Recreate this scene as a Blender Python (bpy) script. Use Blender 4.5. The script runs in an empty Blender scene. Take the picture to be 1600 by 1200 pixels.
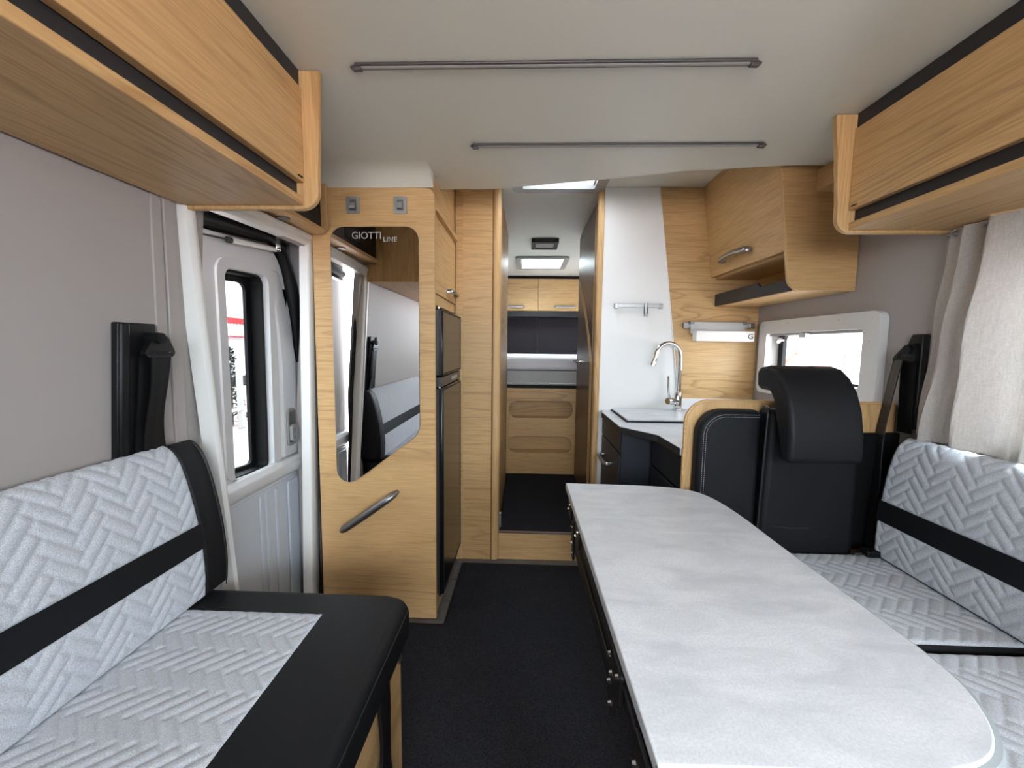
import bpy, math, random
import numpy as np
from mathutils import Vector, Matrix
from mathutils.geometry import tessellate_polygon

random.seed(7)
S = bpy.context.scene
COL = S.collection

# ------------------------------------------------------------------ camera
F, PITCH, YAW, ROLL, HC = 648.13, .0921368, .0334074, -.0113625, 1.18
def cam_axes():
    cp, sp, cy, sy = math.cos(PITCH), math.sin(PITCH), math.cos(YAW), math.sin(YAW)
    fwd = Vector((-sy*cp, cy*cp, -sp)); right = Vector((cy, sy, 0)); down = fwd.cross(right)
    cr, sr = math.cos(ROLL), math.sin(ROLL)
    return cr*right+sr*down, -sr*right+cr*down, fwd
cam = bpy.data.cameras.new('camera'); cam.sensor_width = 36; cam.lens = F/1600*36
cam.clip_start = .02; cam.clip_end = 300
cam_o = bpy.data.objects.new('camera', cam); COL.objects.link(cam_o)
r_, d_, f_ = cam_axes(); u_, b_ = -d_, -f_
cam_o.matrix_world = Matrix(((r_.x, u_.x, b_.x, 0), (r_.y, u_.y, b_.y, 0), (r_.z, u_.z, b_.z, HC), (0, 0, 0, 1)))
S.camera = cam_o

# ------------------------------------------------------------------ world (bright overcast sky), window portals, exposure
SKY = 16.5
W = bpy.data.worlds.new('overcast_sky'); S.world = W; W.use_nodes = True
bg = W.node_tree.nodes['Background']
bg.inputs[0].default_value = (.82, .91, 1.0, 1)
# CIE overcast sky: L = Lz (1 + 2 sin(elevation)) / 3
_n, _l = W.node_tree.nodes.new, W.node_tree.links.new
_tc = _n('ShaderNodeTexCoord'); _sx = _n('ShaderNodeSeparateXYZ'); _l(_tc.outputs['Generated'], _sx.inputs[0])
_mx = _n('ShaderNodeMath'); _mx.operation = 'MAXIMUM'; _mx.inputs[1].default_value = 0; _l(_sx.outputs['Z'], _mx.inputs[0])
_ma = _n('ShaderNodeMath'); _ma.operation = 'MULTIPLY_ADD'; _ma.inputs[1].default_value = 2; _ma.inputs[2].default_value = 1; _l(_mx.outputs[0], _ma.inputs[0])
_mm = _n('ShaderNodeMath'); _mm.operation = 'MULTIPLY'; _mm.inputs[1].default_value = SKY; _l(_ma.outputs[0], _mm.inputs[0]); _l(_mm.outputs[0], bg.inputs[1])
def portal(name, loc, rot, sx, sy):
    l = bpy.data.lights.new(name, 'AREA'); l.shape = 'RECTANGLE'; l.size = sx; l.size_y = sy
    l.cycles.is_portal = True
    o = bpy.data.objects.new(name, l); COL.objects.link(o); o.location = loc; o.rotation_euler = rot
H = math.pi/2
portal('windscreen_portal', (.16, -1.36, 1.42), (H, 0, 0), 1.7, .62)
portal('added_bedroom_window_portal', (1.33, 4.45, 1.285), (0, H, 0), .3, .62)  # for the unseen side window added to brighten the bedroom
portal('door_window_portal', (-1.12, 1.46, 1.06), (0, -H, 0), .80, .3)
portal('kitchen_window_portal', (1.33, 1.86, 1.15), (0, H, 0), .36, .7)
portal('dinette_window_portal', (1.33, .72, 1.18), (0, H, 0), .5, .9)
portal('added_cab_window_portal', (1.33, -.65, 1.32), (0, H, 0), .7, .9)  # for the unseen cab window added as light from the right
portal('roof_window_portal', (.15, 2.03, 2.12), (0, 0, 0), .40, .5)
portal('bedroom_roof_window_portal', (.145, 4.3, 2.12), (0, 0, 0), .45, .5)
S.view_settings.view_transform = 'Standard'; S.view_settings.look = 'None'
S.view_settings.exposure = 0.0; S.view_settings.gamma = 1.0; S.view_settings.use_curve_mapping = False
S.cycles.max_bounces = 14; S.cycles.diffuse_bounces = 4; S.cycles.glossy_bounces = 5
S.cycles.transparent_max_bounces = 16; S.cycles.sample_clamp_indirect = 12
S.cycles.caustics_reflective = False; S.cycles.caustics_refractive = False

# ------------------------------------------------------------------ materials
def lin(r, g, b):
    f = lambda c: (c/255/12.92) if c/255 <= .04045 else ((c/255+.055)/1.055)**2.4
    return (f(r), f(g), f(b), 1)
MATS = {}
class NT:
    def __init__(s, name):
        s.m = bpy.data.materials.new(name); s.m.use_nodes = True; s.t = s.m.node_tree
        s.b = s.t.nodes['Principled BSDF']; s.out = s.t.nodes['Material Output']; MATS[name] = s.m
    def n(s, typ, **kw):
        nd = s.t.nodes.new(typ)
        for k, v in kw.items(): setattr(nd, k, v)
        return nd
    def l(s, a, b): s.t.links.new(a, b)
    def set(s, **kw):
        for k, v in kw.items(): s.b.inputs[k.replace('_', ' ')].default_value = v
    def coords(s, scale=(1, 1, 1), rand=True):
        tc = s.n('ShaderNodeTexCoord'); v = tc.outputs['Object']
        if rand:
            oi = s.n('ShaderNodeObjectInfo'); ml = s.n('ShaderNodeMath', operation='MULTIPLY'); ml.inputs[1].default_value = 17.3
            s.l(oi.outputs['Random'], ml.inputs[0]); ad = s.n('ShaderNodeVectorMath', operation='ADD')
            s.l(v, ad.inputs[0]); s.l(ml.outputs[0], ad.inputs[1]); v = ad.outputs[0]
        mp = s.n('ShaderNodeMapping'); mp.inputs['Scale'].default_value = scale; s.l(v, mp.inputs['Vector'])
        return mp.outputs[0]
    def noise(s, vec, scale, detail=3, rough=.5, dist=0):
        nz = s.n('ShaderNodeTexNoise'); s.l(vec, nz.inputs['Vector'])
        nz.inputs['Scale'].default_value = scale; nz.inputs['Detail'].default_value = detail
        nz.inputs['Roughness'].default_value = rough; nz.inputs['Distortion'].default_value = dist
        return nz.outputs['Fac']
    def ramp(s, fac, stops):
        r = s.n('ShaderNodeValToRGB'); s.l(fac, r.inputs[0]); e = r.color_ramp.elements
        while len(e) < len(stops): e.new(.5)
        for i, (p, c) in enumerate(stops):
            e[i].position = p; e[i].color = c if isinstance(c, tuple) else (c, c, c, 1)
        return r.outputs[0]
    def mix(s, fac, a, b, blend='MIX'):
        m = s.n('ShaderNodeMix', data_type='RGBA', blend_type=blend)
        for sock, v in ((m.inputs['Factor'], fac), (m.inputs['A'], a), (m.inputs['B'], b)):
            if isinstance(v, (int, float, tuple)): sock.default_value = v
            else: s.l(v, sock)
        return m.outputs['Result']
    def bump(s, h, strength=.2, dist=.002):
        b = s.n('ShaderNodeBump'); b.inputs['Strength'].default_value = strength; b.inputs['Distance'].default_value = dist
        s.l(h, b.inputs['Height']); s.l(b.outputs[0], s.b.inputs['Normal'])

def wood(name, axis, light, dark, rough=.42):
    k = NT(name); i = 'xyz'.index(axis)
    a = [7.0]*3; a[i] = .55; f = [260.0]*3; f[i] = 9.0
    n1 = k.noise(k.coords(tuple(a)), 1.0, 2, .45, .5)
    mu = k.n('ShaderNodeMath', operation='MULTIPLY'); mu.inputs[1].default_value = 15; k.l(n1, mu.inputs[0])
    fr = k.n('ShaderNodeMath', operation='FRACT'); k.l(mu.outputs[0], fr.inputs[0])
    rings = k.ramp(fr.outputs[0], [(0, 0.05), (.60, .10), (.86, 1.0), (1.0, 0.0)])
    mask = k.ramp(k.noise(k.coords(tuple(x*.45 for x in a)), 1.0, 2, .5), [(.40, .12), (.60, 1.0)])
    pores = k.ramp(k.noise(k.coords(tuple(f)), 1.0, 2, .6), [(.42, 1.0), (.62, 0.0)])
    fl = [46.0]*3; fl[i] = 3.2
    fleck = k.ramp(k.noise(k.coords(tuple(fl)), 1.0, 3, .65, .4), [(.56, 0.0), (.72, 1.0)])
    big = k.noise(k.coords(tuple(x*.25 for x in a)), 1.0, 2)
    m1 = k.mix(k.ramp(big, [(.3, 0.0), (.7, .35)]), light, dark)
    rf = k.n('ShaderNodeMath', operation='MULTIPLY'); k.l(mask, rf.inputs[1]); k.l(rings, rf.inputs[0])
    rg = k.n('ShaderNodeMath', operation='MULTIPLY'); rg.inputs[1].default_value = .62; k.l(rf.outputs[0], rg.inputs[0])
    dk = tuple(c*.80 for c in dark[:3])+(1,)
    m2 = k.mix(rg.outputs[0], m1, dk)
    ff = k.n('ShaderNodeMath', operation='MULTIPLY'); ff.inputs[1].default_value = .38; k.l(fleck, ff.inputs[0])
    m2 = k.mix(ff.outputs[0], m2, dk)
    pf = k.n('ShaderNodeMath', operation='MULTIPLY'); pf.inputs[1].default_value = .22; k.l(pores, pf.inputs[0])
    m3 = k.mix(pf.outputs[0], m2, tuple(c*.55 for c in dark[:3])+(1,))
    k.l(m3, k.b.inputs['Base Color']); k.set(Roughness=rough, Specular_IOR_Level=.4)
    k.bump(pores, .12, .0006)
    return k.m
OL, OD = lin(219, 181, 128), lin(178, 134, 84)
for ax in 'xyz': wood('oak_'+ax, ax, OL, OD)
for ax in 'xyz': wood('brown_oak_'+ax, ax, lin(96, 70, 54), lin(74, 52, 40), .35)

def plain(name, rgb, rough=.5, metal=0.0, spec=.5, nscale=0, nbump=0, mott=0, ndist=.001):
    k = NT(name); c = lin(*rgb); k.set(Base_Color=c, Roughness=rough, Metallic=metal, Specular_IOR_Level=spec)
    if mott:
        v = k.noise(k.coords((1, 1, 1)), nscale or 8, 4, .6)
        k.l(k.mix(k.ramp(v, [(.3, 0.0), (.7, 1.0)]), tuple(x*(1-mott) for x in c[:3])+(1,), c), k.b.inputs['Base Color'])
    if nbump: k.bump(k.noise(k.coords((1, 1, 1)), nscale or 200, 2), nbump, ndist)
    return k.m
plain('wall_lining', (168, 162, 158), .6, 0, .3, 500, .10)
plain('ceiling_lining', (214, 213, 202), .42, 0, .4, 600, .08)
plain('white_laminate', (240, 240, 238), .30, 0, .5, 3, 0, .02)
plain('white_trim', (236, 236, 232), .38, 0, .5, 4, 0, .03)
plain('window_frame_plastic', (214, 214, 212), .45, 0, .4, 5, 0, .03)
plain('door_plastic', (212, 213, 215), .45, 0, .4, 3, 0, .04)
plain('door_steel_lower', (196, 203, 212), .35, 0, .5, 3, 0, .05)
plain('black_rubber', (9, 9, 10), .6, 0, .3, 60, 0, .2)
plain('black_plastic', (15, 15, 17), .45, 0, .35, 80, .05, .15)
plain('charcoal_fascia', (44, 43, 44), .5, 0, .4, 30, 0, .1)
plain('dark_cabinet', (36, 39, 46), .45, 0, .4, 20, 0, .08)
plain('leatherette', (23, 24, 27), .55, 0, .22, 420, .22, .10, .0008)
plain('piping_black', (26, 26, 28), .5, 0, .4, 100, 0, .1)
plain('stitch_grey', (150, 150, 152), .8, 0, .2, 100, 0, .1)
plain('fridge_black', (17, 16, 17), .22, 0, .5, 30, 0, .1)
plain('fridge_edge', (62, 64, 66), .35, .4, .5, 30, 0, .1)
plain('chrome', (225, 226, 228), .08, 1.0, .5, 10, 0, .03)
plain('satin_metal', (176, 176, 178), .32, 1.0, .5, 300, 0, .06)
plain('dark_metal', (150, 148, 148), .42, 1.0, .5, 300, 0, .06)
plain('grey_metal', (188, 190, 190), .35, .6, .5, 60, 0, .05)
plain('lamp_white', (238, 238, 236), .4, 0, .5, 10, 0, .02)
plain('lens_grey', (150, 148, 145), .35, 0, .5, 10, 0, .04)
plain('strip_housing', (92, 90, 90), .45, .5, .4, 40, 0, .05)
plain('strip_lens', (140, 139, 137), .35, 0, .5, 40, 0, .05)
plain('mattress_white', (232, 232, 236), .85, 0, .2, 160, .2, .06)
plain('bed_rail', (176, 175, 172), .5, 0, .4, 30, 0, .06)
plain('dark_blind', (44, 38, 42), .7, 0, .3, 90, .1, .15)
plain('vinyl_floor', (100, 95, 92), .5, 0, .4, 16, .05, .35)
plain('table_grey', (150, 158, 160), .5, 0, .4, 20, 0, .06)
plain('ink_black', (22, 22, 22), .6, 0, .3, 30, 0, .1)
plain('letter_grey', (168, 168, 168), .5, 0, .3, 30, 0, .05)
plain('gravel', (196, 178, 170), .95, 0, .2, 30, .5, .3, .02)
plain('shed_wall', (205, 205, 212), .7, 0, .3, 5, 0, .06)
plain('red_sheet', (190, 40, 46), .5, 0, .4, 5, 0, .1)
plain('white_render', (236, 234, 230), .8, 0, .3, 3, 0, .05)
plain('roof_tile', (150, 96, 84), .8, 0, .3, 12, 0, .2)
plain('dark_pane', (60, 64, 72), .15, 0, .5, 5, 0, .1)
plain('leaf', (38, 50, 30), .7, 0, .3, 20, 0, .3)
plain('bark', (96, 90, 84), .9, 0, .2, 20, 0, .3)

k = NT('quilt_fabric'); v = k.noise(k.coords((1, 1, 1)), 520, 2, .6)
k.l(k.mix(k.ramp(v, [(.35, 0.0), (.65, 1.0)]), lin(168, 173, 181), lin(206, 210, 216)), k.b.inputs['Base Color'])
k.set(Roughness=.95, Specular_IOR_Level=.15); k.b.inputs['Sheen Weight'].default_value = .15; k.bump(v, .35, .001)
k = NT('carpet'); v = k.noise(k.coords((1, 1, 1)), 330, 3, .7); v2 = k.noise(k.coords((1, 1, 1)), 9, 3, .6)
c = k.mix(k.ramp(v, [(.35, 0.0), (.68, 1.0)]), lin(18, 18, 21), lin(58, 57, 61))
k.l(k.mix(k.ramp(v2, [(.3, 0.0), (.7, .25)]), c, lin(30, 30, 33)), k.b.inputs['Base Color'])
k.set(Roughness=1.0, Specular_IOR_Level=.1); k.bump(v, .9, .004)
k = NT('concrete_laminate'); v = k.noise(k.coords((1, 1, 1)), 260, 3, .75); v2 = k.noise(k.coords((1, 2.2, 1)), 7, 6, .65, .6)
a = k.mix(k.ramp(v, [(.3, 0.0), (.7, 1.0)]), lin(196, 200, 204), lin(224, 227, 231))
k.l(k.mix(k.ramp(v2, [(.40, 0.0), (.66, .62)]), a, lin(178, 182, 189)), k.b.inputs['Base Color'])
k.set(Roughness=.34, Specular_IOR_Level=.5); k.bump(v, .06, .0006)
k = NT('mirror_silver'); k.set(Base_Color=(.80, .80, .80, 1), Metallic=1.0, Roughness=.01)
v = k.noise(k.coords((1, 1, 1)), 2, 1); k.l(k.mix(v, (.78, .78, .78, 1), (.82, .82, .82, 1)), k.b.inputs['Base Color'])
def glass(name, tint, fac):
    k = NT(name); k.t.nodes.remove(k.b)
    t = k.n('ShaderNodeBsdfTransparent'); t.inputs[0].default_value = tint
    g = k.n('ShaderNodeBsdfGlossy'); g.inputs['Roughness'].default_value = .02
    lw = k.n('ShaderNodeLayerWeight'); lw.inputs[0].default_value = .5
    pw = k.n('ShaderNodeMath', operation='POWER'); pw.inputs[1].default_value = 4; k.l(lw.outputs['Facing'], pw.inputs[0])
    fr = k.n('ShaderNodeMath', operation='MULTIPLY_ADD'); fr.inputs[1].default_value = .5; fr.inputs[2].default_value = .03; k.l(pw.outputs[0], fr.inputs[0])
    m = k.n('ShaderNodeMixShader'); k.l(fr.outputs[0], m.inputs[0]); k.l(t.outputs[0], m.inputs[1]); k.l(g.outputs[0], m.inputs[2])
    k.l(m.outputs[0], k.out.inputs[0])
glass('window_glass', (.93, .95, .95, 1), .1)
glass('tinted_roof_glass', (.52, .52, .52, 1), .1)
glass('privacy_glass', (.36, .365, .365, 1), .1)
glass('kitchen_glass', (.80, .81, .81, 1), .1)
def transl(name, rgb, share, weave=0):
    k = NT(name); k.t.nodes.remove(k.b); c = lin(*rgb)
    d = k.n('ShaderNodeBsdfDiffuse'); t = k.n('ShaderNodeBsdfTranslucent'); m = k.n('ShaderNodeMixShader'); m.inputs[0].default_value = share
    if weave:
        w = k.noise(k.coords((40, 40, 6)), weave, 3, .6); w2 = k.noise(k.coords((1, 260, 260)), 1, 2, .6)
        col = k.mix(k.ramp(k.mix(.5, w, w2), [(.35, 0.0), (.65, 1.0)]), tuple(x*.8 for x in c[:3])+(1,), c)
        k.l(col, d.inputs[0]); k.l(col, t.inputs[0])
    else:
        d.inputs[0].default_value = c; t.inputs[0].default_value = c
    k.l(d.outputs[0], m.inputs[1]); k.l(t.outputs[0], m.inputs[2]); k.l(m.outputs[0], k.out.inputs[0])
transl('curtain_linen', (200, 194, 188), .07, 6)
transl('roof_pane', (245, 246, 248), .85)

# ------------------------------------------------------------------ mesh helpers
class MB:
    def __init__(s): s.v = []; s.f = []
    def add(s, v, f):
        n = len(s.v); s.v += [tuple(p) for p in v]; s.f += [tuple(i+n for i in q) for q in f]; return s
    def box(s, x0, x1, y0, y1, z0, z1):
        v = [(x, y, z) for z in (z0, z1) for y in (y0, y1) for x in (x0, x1)]
        return s.add(v, [(0, 2, 3, 1), (4, 5, 7, 6), (0, 1, 5, 4), (1, 3, 7, 5), (3, 2, 6, 7), (2, 0, 4, 6)])
    def plate(s, outer, holes, axis, a0, a1):
        """polygon (2D, in the two other axes) with holes, extruded along axis a0..a1"""
        loops = [outer]+list(holes)
        P = (lambda p, a: (a, p[0], p[1])) if axis == 'x' else (lambda p, a: (p[0], a, p[1])) if axis == 'y' else (lambda p, a: (p[0], p[1], a))
        flat = [p for lp in loops for p in lp]; n = len(flat)
        if holes:
            tris = tessellate_polygon([[Vector((p[0], p[1], 0)) for p in lp] for lp in loops])
        else: tris = [tuple(range(n))]
        v = [P(p, a0) for p in flat]+[P(p, a1) for p in flat]
        f = [tuple(t) for t in tris]+[tuple(i+n for i in reversed(t)) for t in tris]
        o = 0
        for lp in loops:
            m = len(lp)
            for i in range(m):
                j = (i+1) % m; f.append((o+i, o+j, o+j+n, o+i+n))
            o += m
        return s.add(v, f)
    def tube(s, pts, r, seg=10, flat=1.0):
        pts = [Vector(p) for p in pts]; n = len(pts); rs = r if isinstance(r, (list, tuple)) else [r]*n
        v = []; f = []
        t0 = (pts[1]-pts[0]).normalized(); nrm = t0.orthogonal().normalized()
        for i, p in enumerate(pts):
            t = (pts[min(i+1, n-1)]-pts[max(i-1, 0)]).normalized()
            nrm = (nrm-t*nrm.dot(t)).normalized(); bi = t.cross(nrm)
            for k in range(seg):
                a = 2*math.pi*k/seg; v.append(p+(nrm*math.cos(a)+bi*math.sin(a)*flat)*rs[i])
        for i in range(n-1):
            for k in range(seg):
                k2 = (k+1) % seg; f.append((i*seg+k, i*seg+k2, (i+1)*seg+k2, (i+1)*seg+k))
        f.append(tuple(range(seg-1, -1, -1))); f.append(tuple((n-1)*seg+k for k in range(seg)))
        return s.add(v, f)
    def loft(s, rows, closed=False, caps=False):
        n = len(rows[0]); v = [p for r in rows for p in r]; f = []
        for i in range(len(rows)-1):
            for k in range(n if closed else n-1):
                k2 = (k+1) % n; f.append((i*n+k, i*n+k2, (i+1)*n+k2, (i+1)*n+k))
        if caps: f.append(tuple(range(n-1, -1, -1))); f.append(tuple((len(rows)-1)*n+k for k in range(n)))
        return s.add(v, f)

def rpoly(pts, seg=6):
    """polygon of (a, b[, radius]) with filleted corners"""
    out = []; n = len(pts)
    for i in range(n):
        p = Vector(pts[i][:2]); r = pts[i][2] if len(pts[i]) > 2 else 0
        if r <= 0: out.append(tuple(p)); continue
        a = (Vector(pts[i-1][:2])-p); b = (Vector(pts[(i+1) % n][:2])-p); a.normalize(); b.normalize()
        ang = a.angle(b); d = r/math.tan(ang/2); c = p+(a+b).normalized()*(r/math.sin(ang/2))
        s, e = p+a*d-c, p+b*d-c
        a0 = math.atan2(s.y, s.x); a1 = math.atan2(e.y, e.x); da = (a1-a0+math.pi) % (2*math.pi)-math.pi
        for q in range(seg+1):
            t = a0+da*q/seg; out.append((c.x+r*math.cos(t), c.y+r*math.sin(t)))
    return out
def rrect(a0, a1, b0, b1, r, seg=6): return rpoly([(a0, b0, r), (a1, b0, r), (a1, b1, r), (a0, b1, r)], seg)
def spline(pts, n):
    P = [Vector(p) for p in pts]; P = [2*P[0]-P[1]]+P+[2*P[-1]-P[-2]]; out = []; m = len(pts)-1
    for i in range(n):
        t = i/(n-1)*m; k = min(int(t), m-1); u = t-k; a, b, c, d = P[k:k+4]
        out.append(.5*((2*b)+(c-a)*u+(2*a-5*b+4*c-d)*u*u+(3*b-a-3*c+d)*u**3))
    return out

WO = {}          # world origin of each object
def _mesh(name, mb, mat, smooth):
    me = bpy.data.meshes.new(name)
    me.from_pydata([tuple(v) for v in mb.v], [], mb.f); me.materials.append(MATS[mat])
    import bmesh
    bm = bmesh.new(); bm.from_mesh(me); bmesh.ops.recalc_face_normals(bm, faces=bm.faces); bm.to_mesh(me); bm.free()
    if smooth:
        me.polygons.foreach_set('use_smooth', [True]*len(me.polygons))
    return me
def part(name, mb, mat, parent=None, bevel=0, seg=2, smooth=False, label=None, base=False):
    a = np.array(mb.v); lo, hi = a.min(0), a.max(0); c = (lo+hi)/2
    if base: c[2] = lo[2]
    mb.v = [tuple(p) for p in (a-c)]
    me = _mesh(name, mb, mat, smooth)
    o = bpy.data.objects.new(name, me); COL.objects.link(o)
    po = WO[parent.name] if parent else Vector((0, 0, 0))
    o.parent = parent; o.location = Vector(c)-po; WO[o.name] = Vector(c)
    if bevel:
        m = o.modifiers.new('bevel', 'BEVEL'); m.width = bevel; m.segments = seg; m.limit_method = 'ANGLE'; m.angle_limit = math.radians(35)
        m.harden_normals = False
        for p in me.polygons: p.use_smooth = True
    if bevel or smooth:
        try: me.set_sharp_from_angle(angle=math.radians(40))
        except Exception: pass
    if label: o['label'] = label
    return o
def tag(o, label, cat, group=None):
    o['label'] = label; o['category'] = cat
    if group: o['group'] = group
    return o
def thing(name, label, cat, loc, group=None):
    o = bpy.data.objects.new(name, None); COL.objects.link(o); o.location = loc; o.empty_display_size = .05
    WO[o.name] = Vector(loc); return tag(o, label, cat, group)
def struct(o, label=None):
    o['kind'] = 'structure'
    if label: o['label'] = label
    return o
def sroot(name, loc, label):
    o = bpy.data.objects.new(name, None); COL.objects.link(o); o.location = loc; o.empty_display_size = .05
    WO[o.name] = Vector(loc); return struct(o, label)
B = lambda *a: MB().box(*a)

def text_mb(txt, size, depth):
    cu = bpy.data.curves.new('t', 'FONT'); cu.body = txt; cu.size = size; cu.extrude = depth
    ob = bpy.data.objects.new('t', cu); COL.objects.link(ob)
    me = bpy.data.meshes.new_from_object(ob.evaluated_get(bpy.context.evaluated_depsgraph_get()))
    m = MB(); m.v = [tuple(v.co) for v in me.vertices]; m.f = [tuple(p.vertices) for p in me.polygons]
    bpy.data.objects.remove(ob); bpy.data.curves.remove(cu); bpy.data.meshes.remove(me)
    return m
def text_on_y(txt, size, x, y, z, wx=None):
    """lettering facing -Y, left end at x, baseline z, optional total width"""
    m = text_mb(txt, size, .0004); a = np.array(m.v); a[:, 0] -= a[:, 0].min()
    k = wx/a[:, 0].max() if wx else 1
    m.v = [(x+p[0]*k, y-p[2], z+p[1]) for p in a]
    return m

# quilted surface: real relief in a herringbone of padded blocks
def herring(P, Q, n):
    i = np.floor(P); j = np.floor(Q); kk = np.mod(i-j, 2*n)
    hor = kk < n
    lx = np.where(hor, P-(i-kk), P-i); ly = np.where(hor, Q-j, Q-(j-(2*n-1-kk)))
    LX = np.where(hor, n, 1); LY = np.where(hor, 1, n)
    d = np.minimum(np.minimum(lx, LX-lx), np.minimum(ly, LY-ly))
    t = np.clip(d/.40, 0, 1)
    return 1-(1-t)**2
def quilt(name, surf, lu, lv, parent, w=.026, n=3, step=.0034, h=.0034, base=.0015, rot=math.pi/4, inset=.010, ou=0, ov=0):
    nu = int(lu/step)+1; nv = int(lv/step)+1
    u = np.linspace(0, lu, nu); v = np.linspace(0, lv, nv)
    U, V = np.meshgrid(u, v, indexing='ij')
    c, s = math.cos(rot), math.sin(rot)
    hh = herring(((U+ou)*c+(V+ov)*s)/w, (-(U+ou)*s+(V+ov)*c)/w, n)
    e = np.minimum(np.minimum(U, lu-U), np.minimum(V, lv-V)); edge = np.clip(e/inset, 0, 1); edge = edge*edge*(3-2*edge)
    P, N = surf(U, V)
    X = P+N*((base*np.clip(e/.004, 0, 1)-.002*(e <= 0)+h*hh*edge)[..., None])
    mb = MB(); mb.v = [tuple(p) for p in X.reshape(-1, 3)]
    idx = np.arange(nu*nv).reshape(nu, nv)
    mb.f = [tuple(q) for q in np.stack([idx[:-1, :-1], idx[1:, :-1], idx[1:, 1:], idx[:-1, 1:]], -1).reshape(-1, 4).tolist()]
    return part(name, mb, 'quilt_fabric', parent, smooth=True)
def path_surf(path, y0, flip):
    """path: dense list of (X, Z); u along +Y from y0, v along the path"""
    A = np.array(path); seg = np.linalg.norm(np.diff(A, axis=0), axis=1); L = np.concatenate([[0], np.cumsum(seg)])
    T = np.gradient(A, axis=0); T /= np.linalg.norm(T, axis=1)[:, None]
    def surf(U, V):
        x = np.interp(V, L, A[:, 0]); z = np.interp(V, L, A[:, 1])
        tx = np.interp(V, L, T[:, 0]); tz = np.interp(V, L, T[:, 1])
        P = np.stack([x, y0+U, z], -1); N = np.stack([tz*flip, 0*U, -tx*flip], -1)
        return P, N
    return surf, L[-1]
def flat_surf(x0, y0, z, dirx=1):
    def surf(U, V): return np.stack([x0+V*dirx, y0+U, z+0*U], -1), np.stack([0*U, 0*U, 1+0*U], -1)
    return surf

# ================================================================== ROOM SHELL
XR = 1.25; YK = 2.31; ZC = 2.025; YF = -1.3; YB = 5.36; ZW = .83
fl = part('floor', B(-1.02, XR+.02, YF, YB, -.05, 0), 'vinyl_floor'); struct(fl, 'grey stone-look vinyl floor')
# grey tiles of the visible vinyl border are inlaid along the wardrobe foot
for (x0, x1, y0, y1) in ((-.50, -.36, 1.640, 1.672), (-.36, -.335, 1.64, 1.80), (-.36, -.335, 1.805, 1.98), (-.36, -.335, 1.985, 2.13),
                         (-.36, -.22, 2.135, 2.20), (-.215, -.05, 2.135, 2.20), (-.045, .12, 2.135, 2.20), (.125, .29, 2.135, 2.20)):
    part('tile', B(x0, x1, y0, y1, -.001, .003), 'vinyl_floor', fl, .001, 1)
cp = part('carpet', MB().plate([(-.314, -.6), (.54, -.6), (.54, 1.40), (.42, 1.80), (.41, 2.125), (-.325, 2.125), (-.325, 1.628), (-.90, 1.628), (-.90, 1.012), (-.314, 1.012)], [], 'z', .003, .012), 'carpet', None, .004, 2)
part('carpet_border', MB().tube([(-.55, 1.631, .008), (-.327, 1.631, .008), (-.327, 2.128, .008), (.405, 2.128, .008)], .005, 6), 'black_rubber', cp)
tag(cp, 'dark charcoal carpet mat covering the aisle floor beside the white table', 'carpet')
# left wall: slightly leaning lining with the door opening
def xl(z): return -.935+max(0, (z-.9))*.078 if z > .9 else -.935
D0, D1, DZ = 1.14, 1.70, 1.565           # door opening (near edge, far edge, top)
def wall_strip(mb, y0, y1, zs, t=.03):
    a = [(xl(z), z) for z in zs]+[(xl(z)-t, z) for z in reversed(zs)]
    return mb.plate(a, [], 'y', y0, y1)
mb = MB()
wall_strip(mb, YF, D0, [-.05, .9, ZC+.03]); wall_strip(mb, D1, YB, [-.05, .9, ZC+.03]); wall_strip(mb, D0, D1, [DZ, ZC+.03])
wl = struct(part('wall_left', mb, 'wall_lining'), 'pale grey lining of the left wall')
mb = MB()
for (a0, a1), (b0, b1), dx in (((.972, 1.000), (1.045, 1.085), .004), ((1.003, 1.034), (1.088, 1.13), .007)):
    rows = []
    for z, q in ((.4, 1), (.9, .62), (1.57, 0)):
        y0, y1 = a0+(b0-a0)*q, a1+(b1-a1)*q; x = xl(z)
        rows.append([(x-.004, y0, z), (x+dx, y0, z), (x+dx, y1, z), (x-.004, y1, z)])
    mb.loft(rows, True, True)
part('pillar_cover', mb, 'wall_lining', wl, .002, 2)
# right wall with two window openings, plus two unseen ones added for light
outer = [(YF, -.05), (YB, -.05), (YB, ZC+.03), (YF, ZC+.03)]
KW = (1.56, 2.17, 1.035, 1.255)       # kitchen window opening y0 y1 z0 z1
DW = (.30, 1.13, .95, 1.42)           # dinette window behind the curtain
hole = lambda w, r: list(reversed(rrect(w[0], w[1], w[2], w[3], r)))
CW = (-1.12, -.20, .98, 1.64)        # unseen cab side window, added to bring light from the right
mb = MB().plate(outer, [hole(KW, .02), hole(DW, .05), hole(CW, .05), hole((4.15, 4.75, 1.15, 1.42), .05)], 'x', XR, XR+.035)  # last hole: unseen bedroom window, added to brighten the rear cupboards
wr = struct(part('wall_right', mb, 'wall_lining'), 'pale grey lining of the right wall')
# ceiling with two roof windows
SK = (-.03, .345, 1.80, 2.275); SR = (-.06, .345, 4.06, 4.54)
mb = MB().plate([(-1.02, YF), (XR+.04, YF), (XR+.04, YB), (-1.02, YB)],
                [[(s[0], s[2]), (s[0], s[3]), (s[1], s[3]), (s[1], s[2])] for s in (SK, SR)], 'z', ZC, ZC+.04)
cl = struct(part('ceiling', mb, 'ceiling_lining'), 'grey ceiling lining above the kitchen and bedroom')
wb = struct(part('wall_rear', B(-1.02, XR+.04, YB, YB+.03, -.05, ZC+.03), 'wall_lining'), 'rear wall of the bedroom')
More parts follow.
